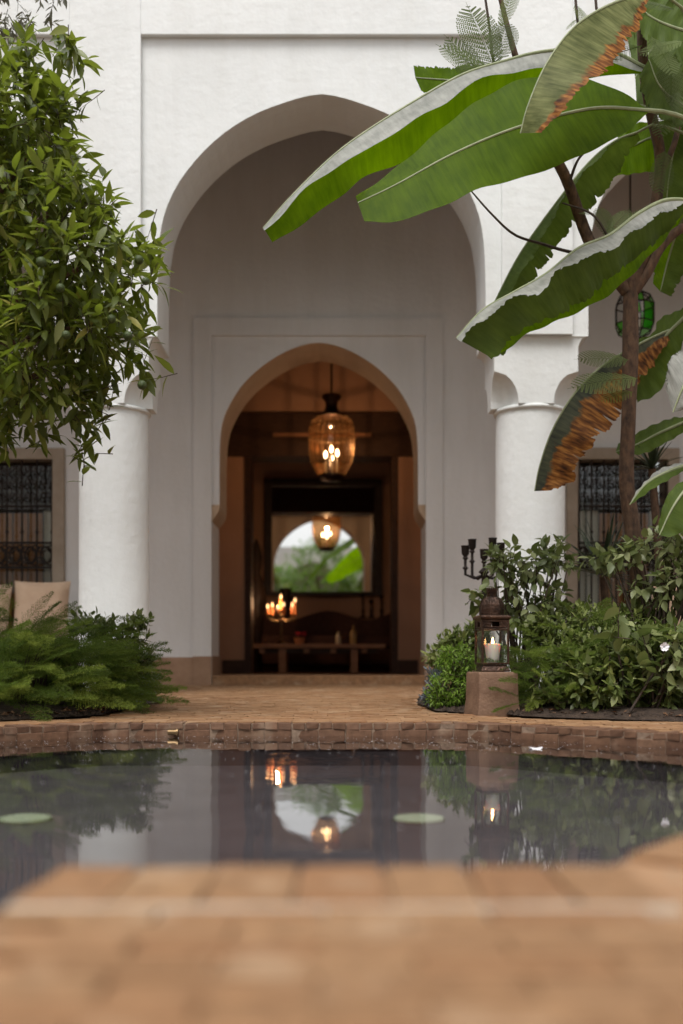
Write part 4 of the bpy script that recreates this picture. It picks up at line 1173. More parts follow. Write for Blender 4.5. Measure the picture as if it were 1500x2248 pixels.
# ------------------------------------------------------------------ feathery tree on the right
JD = 4.95
jt = thing('feathery_tree', 'slender brown trunked tree with feathery leaves rising through the banana leaves', 'tree', tuple(P(1420, 1480, JD)))
def px_tube(name, pts, rads, mat, parent, n=10):
    q = crom([tuple(P(*p)) for p in pts], 26); rr_ = np.interp(np.linspace(0, 1, 26), np.linspace(0, 1, len(rads)), rads) * JD / F
    b = MB(); b.tube([Vector(v) for v in q], list(rr_), n); return b.build(name, mat, parent, smooth=True)
px_tube('trunk', [(1424, 1565, JD), (1405, 1300, JD), (1392, 1180, JD), (1376, 1060, JD), (1380, 930, JD), (1384, 800, JD), (1385, 640, JD), (1384, 612, JD)], [27, 23, 19, 18, 16, 15.5, 18, 15], M['bark'], jt, 14)
BR = [([(1378, 640, JD), (1345, 600, JD), (1310, 560, JD), (1282, 500, 4.95), (1258, 430, 4.9), (1238, 380, 4.85), (1205, 320, 4.8), (1175, 255, 4.8), (1140, 150, 4.8), (1115, 60, 4.8), (1090, -40, 4.8)], [15, 13, 12, 11, 8, 6, 4.5]),
      ([(1388, 640, JD), (1402, 590, JD), (1425, 530, JD), (1443, 430, JD), (1450, 340, JD), (1428, 240, 4.9), (1412, 130, 4.8), (1408, 0, 4.8)], [14, 13, 12, 11, 9]),
      ([(1392, 640, JD), (1420, 600, JD), (1450, 545, JD), (1490, 505, JD), (1560, 470, JD), (1640, 380, JD)], [13, 11, 10, 9, 7]),
      ([(1384, 640, 5.05), (1378, 600, 5.1), (1362, 575, 5.15), (1352, 500, 5.2)], [8, 7, 6, 4]),
      ([(1452, 380, JD), (1485, 300, JD), (1500, 180, JD), (1470, 70, JD), (1480, -30, JD)], [7, 6, 5, 3])]
for p, rr_ in BR: px_tube('branch', p, rr_, M['bark'], jt)
TW = [([(1240, 385, 4.86), (1205, 345, 4.8), (1150, 355, 4.8)], [4, 3, 1.5]), ([(1250, 400, 4.86), (1270, 350, 4.8), (1300, 320, 4.75)], [4, 3, 2]),
      ([(1300, 562, 4.93), (1240, 550, 4.8), (1190, 535, 4.72), (1130, 515, 4.7), (1080, 470, 4.7), (1040, 425, 4.72), (1015, 395, 4.75)], [4, 3.5, 3, 2.5, 2, 1.2]),
      ([(1350, 560, 4.9), (1335, 520, 4.85), (1300, 470, 4.85), (1235, 445, 4.9)], [3, 3, 2.5, 1.5]), ([(1112, 230, 4.8), (1085, 140, 4.8), (1075, 60, 4.8), (1062, -30, 4.8)], [3.5, 3.5, 3, 2.5]),
      ([(1270, 60, 4.8), (1265, 10, 4.8), (1262, -40, 4.8)], [3, 3, 3]), ([(1310, 20, 4.8), (1305, -40, 4.8)], [3, 3])]
for p, rr_ in TW: px_tube('twig', p, rr_, M['twig'], jt, 6)
# bipinnate frond: rachis with pinnae made of narrow leaflets
def frond_mesh(name, mat, npin=13, L=.30, pl=.075, nl=9, lw=.004, arch=.12, plen=None):
    b = MB()
    for i in range(npin):
        t_ = (i + .7) / npin; w_ = math.sin(PI * min(1, .12 + t_ * .95)) ** .7
        for s in (-1, 1):
            base = np.array([t_ * L, 0, -arch * L * t_ * t_]); dirn = unit(np.array([.55, s * 1.0, -.12]))
            ln = pl * w_
            for j in range(nl):
                q = base + dirn * ln * (j + .6) / nl
                for s2_ in (-1, 1):
                    sd = unit(np.array([s2_ * 1.0, s * .45, 0])); ll = ln * .16 * (1 - .5 * j / nl)
                    n_ = np.array([-sd[1], sd[0], 0]) * lw * .5
                    b.add([q, q + sd * ll * .5 + n_, q + sd * ll, q + sd * ll * .5 - n_], [(0, 1, 2, 3)])
            b.add([base, base + dirn * ln + np.array([0, 0, .0005]), base + dirn * ln * .5 + np.array([.001, 0, 0])], [(0, 1, 2)])
    b.tube([(0, 0, 0), (L * .5, 0, -arch * L * .25), (L, 0, -arch * L)], [.0016, .0012, .0006], 4, cap=False)
    o = b.build(name, mat, None); me = o.data; bpy.data.objects.remove(o)
    return me
FR = frond_mesh('feather_frond', M['feather'], 15, .26, .085, 10, .0070)
FRB = frond_mesh('feather_frond_bright', M['fern'], 12, .20, .06, 8, .005)
for pxx, py, d, ex, ey, s, me in ((1080, 190, 4.75, 985, 60, 1.0, FR), (1085, 150, 4.75, 1030, -10, .95, FR), (1085, 175, 4.7, 965, 80, .9, FR), (1082, 205, 4.72, 1000, 130, .8, FR), (1100, 60, 4.7, 1130, -40, .8, FR), (1095, 130, 4.7, 1120, 20, .7, FR),
                                (1400, 55, 4.35, 1270, 110, 1.0, FRB), (1410, 100, 4.3, 1255, 135, 1.0, FRB), (1395, 20, 4.35, 1300, 30, 1.0, FRB), (1450, 10, 4.3, 1395, 40, 1.0, FRB), (1420, 30, 4.4, 1340, -30, 1.1, FR), (1360, 130, 4.3, 1250, 125, .9, FRB),
                                (1340, 520, 4.85, 1315, 440, .75, FR), (1330, 520, 4.85, 1385, 445, .75, FR), (1350, 525, 4.85, 1420, 440, .7, FR), (1400, 830, 4.6, 1250, 835, 1.0, FR), (1380, 790, 4.7, 1265, 775, .8, FR), (1390, 860, 4.6, 1280, 880, .7, FRB),
                                (1270, 40, 4.8, 1230, 70, .6, FR), (1262, 10, 4.8, 1300, 60, .7, FR), (1460, 330, 4.7, 1450, 430, .8, FR), (1470, 120, 4.6, 1480, 250, .9, FR), (1490, 200, 4.6, 1440, 300, .9, FR), (1015, 400, 4.75, 985, 440, .45, FR), (1300, 470, 4.9, 1240, 450, .5, FR),
                                (1480, 20, 4.5, 1380, -10, 1.0, FR), (1500, 90, 4.5, 1400, 110, 1.0, FR), (1430, 80, 4.5, 1490, 160, .9, FR)):
    a = P(pxx, py, d); e = P(ex, ey, d + random.uniform(-.08, .08)); dd = e - a
    L = dd.length / .26
    leaf_obj('frond', me, jt, a, dd, unit(np.array([random.uniform(-.3, .3), -.75, .75])), max(.3, L) * s / max(s, .8))

# ------------------------------------------------------------------ banana plant
bp_ = thing('banana_plant', 'banana plant with long arching leaves, some torn and scorched, over the right bed', 'banana plant', (2.12, 4.75, floorz(4.75)))
b = MB(); q = crom([(2.12, 4.75, -.05), (2.10, 4.75, .8), (2.06, 4.75, 1.6), (2.02, 4.75, 2.3), (2.0, 4.75, 2.6)], 20); b.tube([Vector(v) for v in q], list(np.linspace(.13, .06, 20)), 14); b.build('pseudostem', M['stem'], bp_, smooth=True)
STEMTOP = (2.02, 4.75, 2.35)
def banana_leaf(mid, A, B, mA, mB, n=0, nu=7, wave=.006, torn=0, petiole=None, ribr=.010, label=None, sag=.0, seed=1):
    """mid, A, B: (px,py,d) control points; A and B are the two margins"""
    r_ = np.random.default_rng(seed)
    n = n or (150 if torn else 50)
    wk = 46.0 / n
    m3 = crom([tuple(P(*p)) for p in mid], n); 
    def margin(L):
        if L is None: return None
        return crom([tuple(P(*p)) for p in L], n)
    leaf = MB(); uvs = []
    root_o = None
    for side, (mg, mat) in enumerate(((margin(A), mA), (margin(B), mB))):
        if mg is None: continue
        mb = MB(); uv = []; vs = []
        tear = np.ones(n)
        if torn:
            k = 0
            while k < n:
                w_ = int(r_.integers(3, 16)); f_ = 1 - torn * .7 * r_.random() ** 1.3
                seg = np.arange(min(w_, n - k)); prof_ = f_ + .05 * np.sin(seg / w_ * PI) + np.cumsum(r_.normal(0, .012, len(seg)))
                tear[k:k + w_] = np.clip(prof_, .45, 1.05); k += w_
                if k < n and r_.random() < .6:
                    tear[k:k + 1] = f_ * (1 - torn * r_.random()); k += 1
        for i in range(n):
            ac = mg[i] - m3[i]
            nrm = np.cross(ac, m3[min(i + 1, n - 1)] - m3[max(i - 1, 0)]); nrm = unit(nrm)
            for j in range(nu + 1):
                u = j / nu
                q = m3[i] + ac * u * tear[i] + nrm * (sag * 4 * u * (1 - u) + wave * u ** 1.5 * (math.sin(i * wk * .9 + side * 2 + seed) + .6 * math.sin(i * wk * .37 + seed * 2)))
                if torn and j == nu: q = q + r_.normal(0, .0025, 3)
                vs.append(q); uv.append((u, i / n))
        fs = [(i * (nu + 1) + j, i * (nu + 1) + j + 1, (i + 1) * (nu + 1) + j + 1, (i + 1) * (nu + 1) + j) for i in range(n - 1) for j in range(nu)]
        mb.add(vs, fs)
        nm = 'leaf' if root_o is None else 'blade'
        o = mb.build(nm, mat, bp_ if root_o is None else root_o, smooth=True, angle=180)
        ul = o.data.uv_layers.new(name='UVMap')
        lv = np.zeros(len(o.data.loops), np.int32); o.data.loops.foreach_get('vertex_index', lv)
        ul.data.foreach_set('uv', np.array(uv)[lv].reshape(-1).astype(np.float32))
        if root_o is None:
            root_o = o
            if label: o['label'] = label
    rb = MB(); pts = [Vector(v) for v in m3]; rads = list(np.linspace(.0025, ribr, n))
    if petiole:
        pe = crom([tuple(m3[-1])] + [tuple(P(*p)) if isinstance(p, tuple) and p[0] > 10 else tuple(p) for p in petiole], 12)
        pts += [Vector(v) for v in pe[1:]]; rads += list(np.linspace(ribr, ribr * 1.9, 11))
    rb.tube(pts, rads, 8); rb.build('midrib', M['rib'], root_o, smooth=True)
    return root_o
# long leaf with the pale folded half
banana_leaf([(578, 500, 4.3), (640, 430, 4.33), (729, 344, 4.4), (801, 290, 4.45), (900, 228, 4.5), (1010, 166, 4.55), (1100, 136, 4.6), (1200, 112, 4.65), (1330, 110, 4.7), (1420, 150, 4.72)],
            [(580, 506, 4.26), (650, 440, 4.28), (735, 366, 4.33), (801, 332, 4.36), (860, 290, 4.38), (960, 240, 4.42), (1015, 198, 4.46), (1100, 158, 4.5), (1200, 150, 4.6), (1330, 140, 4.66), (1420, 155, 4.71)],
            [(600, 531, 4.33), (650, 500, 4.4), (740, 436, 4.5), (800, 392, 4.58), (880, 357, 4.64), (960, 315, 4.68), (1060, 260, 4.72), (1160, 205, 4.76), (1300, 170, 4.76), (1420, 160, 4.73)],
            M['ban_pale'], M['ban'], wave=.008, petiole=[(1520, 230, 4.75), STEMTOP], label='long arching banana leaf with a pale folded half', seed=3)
# broad front leaf
banana_leaf([(786, 445, 4.12), (870, 405, 4.15), (1000, 335, 4.22), (1140, 278, 4.3), (1300, 238, 4.42), (1424, 242, 4.5)],
            [(780, 432, 4.12), (855, 380, 4.2), (960, 290, 4.3), (1050, 222, 4.38), (1150, 172, 4.45), (1270, 168, 4.5), (1370, 205, 4.52), (1424, 238, 4.5)],
            [(800, 486, 4.10), (860, 486, 4.08), (960, 458, 4.1), (1060, 412, 4.16), (1180, 380, 4.24), (1290, 335, 4.32), (1380, 285, 4.42), (1424, 246, 4.5)],
            M['ban'], M['ban'], wave=.004, petiole=[(1480, 250, 4.56), (1560, 290, 4.65), STEMTOP], label='broad green banana leaf seen from below', seed=5, ribr=.009)
# drooping leaf with the scorched margin
banana_leaf([(1143, 292, 4.05), (1160, 230, 4.05), (1200, 140, 4.08), (1258, 62, 4.15), (1330, 14, 4.25), (1420, -20, 4.4)],
            [(1196, 292, 3.98), (1225, 252, 3.96), (1275, 200, 3.98), (1330, 150, 4.05), (1385, 90, 4.2), (1430, -10, 4.4)],
            [(1150, 290, 4.12), (1172, 230, 4.16), (1215, 150, 4.2), (1272, 78, 4.26), (1340, 30, 4.32), (1424, -16, 4.42)],
            M['ban_dry'], M['ban_dark'], wave=.006, torn=.16, petiole=[(1500, 20, 4.5), (1640, 260, 4.7), STEMTOP], label='drooping banana leaf with a scorched brown margin at the top', seed=8, ribr=.006)
# middle leaf
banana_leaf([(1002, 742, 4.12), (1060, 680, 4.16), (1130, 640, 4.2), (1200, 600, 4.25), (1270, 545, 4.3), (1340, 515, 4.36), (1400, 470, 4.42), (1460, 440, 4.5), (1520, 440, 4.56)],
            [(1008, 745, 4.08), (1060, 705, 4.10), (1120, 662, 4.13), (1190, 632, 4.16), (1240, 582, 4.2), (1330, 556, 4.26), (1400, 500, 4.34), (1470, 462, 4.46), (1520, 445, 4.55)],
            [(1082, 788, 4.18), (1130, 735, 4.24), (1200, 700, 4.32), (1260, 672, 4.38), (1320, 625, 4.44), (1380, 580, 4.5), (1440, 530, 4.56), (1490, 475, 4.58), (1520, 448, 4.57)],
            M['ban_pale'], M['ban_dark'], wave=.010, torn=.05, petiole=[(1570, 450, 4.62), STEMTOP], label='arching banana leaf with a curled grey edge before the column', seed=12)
banana_leaf([(1070, 770, 4.4), (1140, 715, 4.42), (1230, 660, 4.45), (1330, 590, 4.5), (1420, 520, 4.55), (1500, 460, 4.6)],
            None,
            [(1090, 786, 4.45), (1165, 728, 4.5), (1250, 695, 4.56), (1345, 640, 4.6), (1430, 560, 4.62), (1500, 470, 4.62)],
            M['ban'], M['ban'], wave=.006, petiole=[(1570, 455, 4.64), STEMTOP], seed=15, ribr=.004)
# leaf hanging behind, torn edges
banana_leaf([(1052, 735, 4.95), (1085, 665, 4.95), (1140, 560, 4.95), (1210, 460, 4.95), (1290, 360, 4.95), (1350, 310, 4.92), (1400, 290, 4.9)],
            [(1066, 745, 4.9), (1105, 680, 4.9), (1160, 580, 4.9), (1222, 470, 4.9), (1265, 400, 4.9), (1330, 330, 4.9), (1400, 292, 4.9)],
            [(1110, 785, 5.0), (1160, 640, 5.02), (1215, 560, 5.05), (1270, 480, 5.05), (1330, 420, 5.05), (1375, 350, 5.0), (1404, 300, 4.93)],
            M['ban_dark'], M['ban_dark'], wave=.008, torn=.22, petiole=[(1470, 280, 4.85), STEMTOP], label='torn banana leaf hanging behind the branches', seed=21, ribr=.006)
# bright backlit leaf by the right arch
banana_leaf([(1345, 340, 5.2), (1390, 320, 5.2), (1440, 300, 5.15), (1520, 300, 5.05)], [(1350, 385, 5.2), (1400, 380, 5.2), (1460, 370, 5.15), (1520, 330, 5.06)], [(1360, 290, 5.22), (1400, 270, 5.22), (1450, 265, 5.18), (1520, 285, 5.06)],
            M['ban'], M['ban'], wave=.006, petiole=[(1600, 340, 4.9), STEMTOP], seed=23)
banana_leaf([(912, 170, 4.95), (980, 175, 4.95), (1080, 180, 4.92), (1200, 190, 4.9), (1330, 215, 4.85)], [(908, 143, 4.95), (985, 148, 4.95), (1080, 140, 4.92), (1200, 150, 4.9), (1330, 208, 4.85)], [(925, 200, 4.95), (985, 215, 4.95), (1080, 225, 4.92), (1200, 235, 4.9), (1330, 222, 4.85)],
            M['ban'], M['ban'], wave=.006, torn=.06, petiole=[(1480, 260, 4.8), STEMTOP], seed=25)
# dark leaf mass in the upper right corner
banana_leaf([(1395, 170, 5.0), (1430, 110, 5.0), (1480, 60, 4.95), (1580, 20, 4.9)], [(1400, 250, 4.9), (1450, 220, 4.9), (1510, 150, 4.9), (1580, 40, 4.88)], [(1380, 90, 5.1), (1420, 40, 5.1), (1480, -10, 5.05), (1580, 0, 4.95)], M['ban_dark'], M['ban_dark'], wave=.008, torn=.08, petiole=[(1640, 180, 4.8), STEMTOP], seed=27)
banana_leaf([(1462, 460, 5.1), (1470, 380, 5.1), (1490, 290, 5.05), (1530, 210, 4.95), (1600, 200, 4.9)], [(1440, 440, 5.05), (1448, 370, 5.05), (1455, 280, 5.0), (1490, 180, 4.95), (1600, 190, 4.9)], [(1490, 470, 5.1), (1520, 400, 5.1), (1540, 320, 5.05), (1570, 250, 4.98), (1600, 210, 4.9)], M['ban_dark'], M['ban_dark'], wave=.006, petiole=[STEMTOP], seed=29)
banana_leaf([(1436, 30, 5.2), (1470, 10, 5.2), (1540, 0, 5.1)], [(1330, 60, 5.2), (1400, 90, 5.2), (1540, 30, 5.1)], [(1340, -30, 5.2), (1430, -50, 5.2), (1540, -30, 5.1)], M['ban_dark'], M['ban_dark'], wave=.006, petiole=[(1600, 60, 5.0), STEMTOP], seed=30)
banana_leaf([(1425, 130, 4.6), (1450, 190, 4.6), (1500, 230, 4.65), (1580, 260, 4.7)], [(1400, 170, 4.55), (1425, 235, 4.55), (1490, 275, 4.6), (1580, 270, 4.68)], [(1450, 90, 4.65), (1500, 140, 4.65), (1540, 190, 4.68), (1590, 250, 4.72)], M['ban_dark'], M['ban_dark'], wave=.008, torn=.12, petiole=[(1640, 320, 4.72), STEMTOP], seed=51)
banana_leaf([(1450, 640, 5.3), (1470, 560, 5.3), (1500, 480, 5.2), (1560, 420, 5.0)], [(1432, 620, 5.28), (1448, 545, 5.28), (1480, 460, 5.18), (1560, 412, 5.0)], [(1475, 650, 5.3), (1510, 580, 5.3), (1535, 500, 5.2), (1565, 428, 5.0)], M['ban'], M['ban_dark'], wave=.006, torn=.1, petiole=[(1620, 400, 4.85), STEMTOP], seed=53)
banana_leaf([(1380, -20, 4.7), (1420, 30, 4.7), (1480, 60, 4.7), (1560, 80, 4.7)], [(1370, 20, 4.65), (1405, 75, 4.65), (1470, 110, 4.66), (1560, 95, 4.7)], [(1400, -50, 4.75), (1440, -20, 4.75), (1490, 10, 4.75), (1560, 65, 4.7)], M['ban_dark'], M['ban_dark'], wave=.008, torn=.15, petiole=[(1640, 160, 4.72), STEMTOP], seed=55)
# scorched leaf left of the trunk
banana_leaf([(1174, 1078, 5.1), (1186, 1020, 5.1), (1215, 940, 5.1), (1265, 860, 5.12), (1330, 798, 5.16), (1410, 752, 5.2), (1480, 720, 5.2)],
            [(1215, 1078, 5.02), (1262, 1048, 5.0), (1300, 985, 5.0), (1345, 925, 5.04), (1380, 880, 5.1), (1430, 810, 5.15), (1480, 740, 5.18)],
            None, M['ban_dry2'], None, wave=.010, torn=.30, petiole=[(1560, 690, 5.1), (2.07, 4.8, 1.75)], label='hanging banana leaf scorched brown beside the tree trunk', seed=33, ribr=.007, n=170)
# leaves right of the trunk
banana_leaf([(1392, 850, 5.25), (1420, 800, 5.25), (1460, 740, 5.2), (1510, 690, 5.15)], [(1385, 745, 5.3), (1430, 735, 5.28), (1450, 700, 5.25), (1510, 672, 5.16)], [(1400, 884, 5.2), (1440, 865, 5.18), (1480, 810, 5.15), (1510, 720, 5.14)], M['ban_dark'], M['ban_dark'], wave=.005, petiole=[(1580, 640, 5.0), (2.05, 4.78, 1.9)], label='dark green banana leaf behind the trunk', seed=35)
banana_leaf([(1352, 992, 5.3), (1400, 975, 5.3), (1450, 950, 5.25), (1520, 920, 5.15)], [(1358, 975, 5.35), (1410, 945, 5.33), (1460, 922, 5.3), (1520, 912, 5.17)], [(1365, 1005, 5.25), (1420, 993, 5.25), (1475, 965, 5.2), (1520, 935, 5.14)], M['ban_dark'], M['ban_dark'], wave=.004, petiole=[(1600, 900, 5.0), (2.09, 4.78, 1.3)], seed=37)
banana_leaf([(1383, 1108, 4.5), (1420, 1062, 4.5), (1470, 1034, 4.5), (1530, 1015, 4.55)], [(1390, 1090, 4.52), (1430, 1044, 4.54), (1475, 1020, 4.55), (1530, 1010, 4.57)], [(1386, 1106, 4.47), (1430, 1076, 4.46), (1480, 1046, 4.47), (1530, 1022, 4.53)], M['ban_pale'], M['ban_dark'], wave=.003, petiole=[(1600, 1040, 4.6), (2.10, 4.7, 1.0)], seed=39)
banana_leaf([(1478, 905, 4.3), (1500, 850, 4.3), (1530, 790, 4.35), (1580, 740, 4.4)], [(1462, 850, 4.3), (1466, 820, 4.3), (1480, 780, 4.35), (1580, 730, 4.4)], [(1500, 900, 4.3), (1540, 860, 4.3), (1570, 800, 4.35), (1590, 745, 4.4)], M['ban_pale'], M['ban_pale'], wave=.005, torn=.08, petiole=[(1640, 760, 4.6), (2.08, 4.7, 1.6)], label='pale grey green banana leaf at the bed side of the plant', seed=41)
banana_leaf([(1448, 1175, 4.35), (1480, 1110, 4.35), (1520, 1060, 4.38), (1580, 1020, 4.45)], [(1446, 1150, 4.36), (1462, 1095, 4.37), (1495, 1058, 4.4), (1580, 1008, 4.46)], [(1470, 1180, 4.33), (1530, 1150, 4.33), (1570, 1100, 4.36), (1590, 1030, 4.43)], M['ban_dark'], M['ban_dark'], wave=.004, petiole=[(1640, 1060, 4.6), (2.10, 4.7, .8)], seed=43)

# ------------------------------------------------------------------ spiky plants and thin trunk
def strap(mb, base, d, L, w, droop):
    base = np.array(base); d = unit(d); side = unit(np.cross(d, [0, 0, 1.0])); vs = []; fs = []
    m = 7
    for i in range(m):
        t_ = i / (m - 1); c = base + d * L * t_ + np.array([0, 0, -droop * L * t_ * t_]); ww = w * (1 - t_) ** .6 * (.5 + .5 * min(1, t_ * 5)) + .0004
        nv_ = np.array([0, 0, 1]) * ww * .35
        vs += [c - side * ww + nv_, c, c + side * ww + nv_]
    for i in range(m - 1):
        a = i * 3; fs += [(a, a + 1, a + 4, a + 3), (a + 1, a + 2, a + 5, a + 4)]
    mb.add(vs, fs)
def spiky(name, label, base, foot, n, L, w):
    t = thing(name, label, 'plant', foot)
    b = MB(); b.tube([foot, tuple((Vector(foot) + Vector(base)) / 2 + Vector((.02, 0, 0))), base], [.026, .022, .02], 8); b.build('trunk', M['bark'], t, smooth=True)
    for k in range(n):
        a = k * 2.4; el = rng.uniform(-.1, 1.35)
        mb = MB(); strap(mb, base, [math.cos(a) * math.cos(el), math.sin(a) * math.cos(el), math.sin(el)], L * rng.uniform(.7, 1.1), w, rng.uniform(.05, .35)); mb.build('leaf', M['yucca'], t, smooth=True)
spiky('dracaena', 'dark spiky rosette on a thin grey trunk before the window grille', tuple(P(1432, 1030, 5.4)), (P(1455, 1300, 5.4).x, 5.4, floorz(5.4)), 34, .22, .008)
spiky('yucca', 'dark sword leaved yucca growing low in front of the window grille', tuple(P(1325, 1265, 5.5)), (P(1328, 1300, 5.5).x, 5.5, floorz(5.5)), 46, .42, .013)

# ------------------------------------------------------------------ ferns and shrubs
def fern_frond_mesh(name, seed, mat, npin=24, L=.30, pl=.085, nl=10):
    """asparagus-fern plume: flat tapering sprays of fine needles"""
    r_ = np.random.default_rng(seed); b = MB()
    for i in range(npin):
        t_ = .12 + .88 * (i + .5) / npin; w_ = (1 - t_) ** .75 * min(1, t_ * 5 + .2)
        for s in (-1, 1):
            base = np.array([t_ * L, 0, -.16 * L * t_ * t_]); dirn = unit(np.array([.75, s * 1.0, r_.normal(-.08, .10)]))
            ln = pl * w_ * r_.uniform(.8, 1.15) + .006
            for j in range(nl):
                q = base + dirn * ln * (j + .4) / nl
                for k in range(2):
                    sd = unit(dirn * .7 + r_.normal(0, .7, 3)); ll = .012 * r_.uniform(.7, 1.3)
                    n_ = unit(np.cross(sd, r_.normal(size=3))) * .0009
                    b.add([q - n_, q + sd * ll, q + n_], [(0, 1, 2)])
            b.add([base, base + dirn * ln, base + np.array([.0012, 0, 0])], [(0, 1, 2)])
    b.tube([(0, 0, 0), (L * .5, 0, -.04 * L), (L, 0, -.16 * L)], [.0012, .001, .0004], 4, cap=False)
    o = b.build(name, mat, None); me = o.data; bpy.data.objects.remove(o); return me
FERN = [fern_frond_mesh('fern_frond', i, M['fern']) for i in range(4)]
def fern(label, cx, cy, n, spread, h, s=(.8, 1.2), group=None, side=None):
    t = thing('asparagus_fern', label, 'fern', (cx, cy, floorz(cy)), group)
    for k in range(n):
        a = k * 2.39996 + rng.uniform(-.3, .3); q = spread * math.sqrt((k + .5) / n)
        el = rng.uniform(.0, .9) * (1.1 - .6 * q / spread)
        base = np.array([cx + .65 * q * math.cos(a), cy + .65 * q * math.sin(a), floorz(cy) + .05 + h * (1 - (q / spread) ** 2) * rng.uniform(.45, 1.0)])
        d = np.array([math.cos(a) * math.cos(el), math.sin(a) * math.cos(el), math.sin(el) - .15])
        leaf_obj('frond', FERN[k % 4], t, base, d, np.array([rng.normal(0, .35), -.35, 1.0]), rng.uniform(*s))
    # wiry stems
    b = MB()
    for k in range(n // 2):
        a = rng.uniform(0, 6.28); q = spread * .6 * rng.random()
        b.tube([(cx + .1 * math.cos(a), cy + .1 * math.sin(a), floorz(cy)), (cx + q * .6 * math.cos(a), cy + q * .6 * math.sin(a), floorz(cy) + h * .5), (cx + q * math.cos(a), cy + q * math.sin(a), floorz(cy) + h * .8)], .0015, 4)
    tag(b.build('stems', M['twig'], t), kind='stuff')
    return t
FERN_ROOT = fern('feathery green fern at the pool corner under the orange tree', X(20, 4.5), 4.55, 190, .46, .36)
fern('feathery fern spreading towards the doorway path from the left bed', X(150, 4.9), 4.85, 150, .36, .30)
fern('feathery fern behind the pool rim under the orange tree trunk', X(-130, 4.5), 4.5, 110, .45, .40)
fern('bright feathery fern beside the clay pedestal', X(1215, 4.62), 4.66, 110, .25, .30, (.6, .85))
fern('light feathery fern spraying over the dense shrub behind the copper lantern', X(1300, 4.6), 4.62, 60, .26, .36, (.6, .85))
# arching thin fronds above the fern
for a_, e_ in (((70, 1400), (150, 1318)), ((60, 1380), (135, 1345)), ((40, 1390), (100, 1300)), ((120, 1400), (185, 1352))):
    p0 = P(*a_, 4.6); p1 = P(*e_, 4.6); leaf_obj('frond', FERN[1], FERN_ROOT, p0, p1 - p0, np.array([.2, -.6, 1.0]), (p1 - p0).length / .28)

def shrub(name, label, base, E, nstem, nclus, per, ls, tpl, mat, nobj=0, shell=(.35, 1.0), droop=.35, group=None, twmat=None, spread=.6):
    t = thing(name, label, 'shrub', base, group)
    pos = leafy_crown(t, E, nclus, per, ls, tpl, mat, nobj=nobj, shell=shell, droop=droop, twmat=twmat, spread=spread)
    b = MB()
    for k in range(nstem):
        e = Vector(pos[rng.integers(len(pos))]); a = Vector(base) + Vector((rng.normal(0, .04), rng.normal(0, .04), 0))
        dl_ = (e - a).length; m_ = (a + e) / 2 + Vector((rng.normal(0, .06) * dl_, rng.normal(0, .06) * dl_, .10 * dl_))
        b.tube([a, m_, e], [.006, .0045, .0015], 5)
    tag(b.build('stems', M['twig'], t, smooth=True), kind='stuff')
    return t
def gp(px, d): return (X(px, d), d, floorz(d) + .03)
shrub('leafy_shrub', 'airy shrub with small pale leaves between the ferns and the white column', gp(240, 5.1), [E_(260, 1410, 5.0, 75, 55, .16), E_(205, 1375, 5.05, 60, 35, .12), E_(300, 1460, 4.95, 50, 45, .14), E_(300, 1365, 5.0, 40, 28, .06), E_(165, 1385, 5.0, 30, 35, .06)], 34, 190, 6, .042, LEAF_R, M['shrub'])
shrub('grey_shrub', 'small grey leaved plant at the tip of the fern bed', gp(318, 5.3), [E_(320, 1490, 5.25, 28, 40, .10), E_(300, 1510, 5.2, 40, 28, .12)], 5, 60, 7, .040, LEAF_N, M['greyleaf'], twmat=M['greyleaf'], shell=(.3, 1.15))
shrub('leafy_shrub', 'open branched shrub with broad pale green leaves behind the copper lantern', gp(1150, 5.0), [E_(1140, 1260, 5.0, 85, 75, .20), E_(1110, 1230, 5.0, 45, 40, .10), E_(1200, 1230, 5.0, 80, 60, .18), E_(1050, 1320, 4.95, 30, 40, .07), E_(1190, 1330, 5.0, 90, 60, .2), E_(1130, 1350, 5.0, 60, 50, .15)], 40, 140, 5, .056, LEAF_W, M['shrub'], nobj=110, shell=(.2, 1.08))
shrub('leafy_shrub', 'open branched shrub with broad leaves at the foot of the feathery tree', gp(1440, 4.7), [E_(1400, 1215, 4.75, 75, 55, .15), E_(1470, 1200, 4.7, 60, 60, .15), E_(1450, 1290, 4.7, 80, 60, .2), E_(1520, 1260, 4.6, 70, 80, .2), E_(1330, 1230, 4.9, 60, 40, .1)], 40, 125, 5, .056, LEAF_W, M['shrub'], nobj=90, shell=(.2, 1.08))
shrub('dense_shrub', 'dense low shrub with small bright rounded leaves behind the fern and pedestal', gp(1290, 4.85), [E_(1290, 1370, 4.85, 130, 55, .25), E_(1210, 1390, 4.9, 70, 50, .2), E_(1380, 1380, 4.8, 90, 50, .22), E_(1290, 1430, 4.7, 120, 60, .25)], 30, 700, 7, .033, LEAF_R, M['dense'], shell=(.5, 1.02))
shrub('dense_shrub', 'dense dark shrub with rosettes of oval leaves at the right pool edge', gp(1390, 4.5), [E_(1390, 1450, 4.5, 130, 70, .24), E_(1300, 1470, 4.5, 100, 60, .22), E_(1480, 1450, 4.45, 100, 90, .25), E_(1380, 1515, 4.42, 160, 52, .2), E_(1250, 1525, 4.5, 90, 38, .15), E_(1500, 1520, 4.3, 80, 50, .18)], 30, 430, 8, .047, LEAF_R, M['dense'], nobj=130, shell=(.55, 1.03))
shrub('leafy_shrub', 'sprig with broad yellowish leaves and a white flower over the dark shrub', gp(1440, 4.3), [E_(1450, 1470, 4.25, 60, 60, .10), E_(1400, 1400, 4.3, 90, 40, .10), E_(1490, 1420, 4.2, 40, 70, .10)], 14, 26, 5, .075, LEAF_W, M['shrub'], nobj=60, shell=(.2, 1.0))
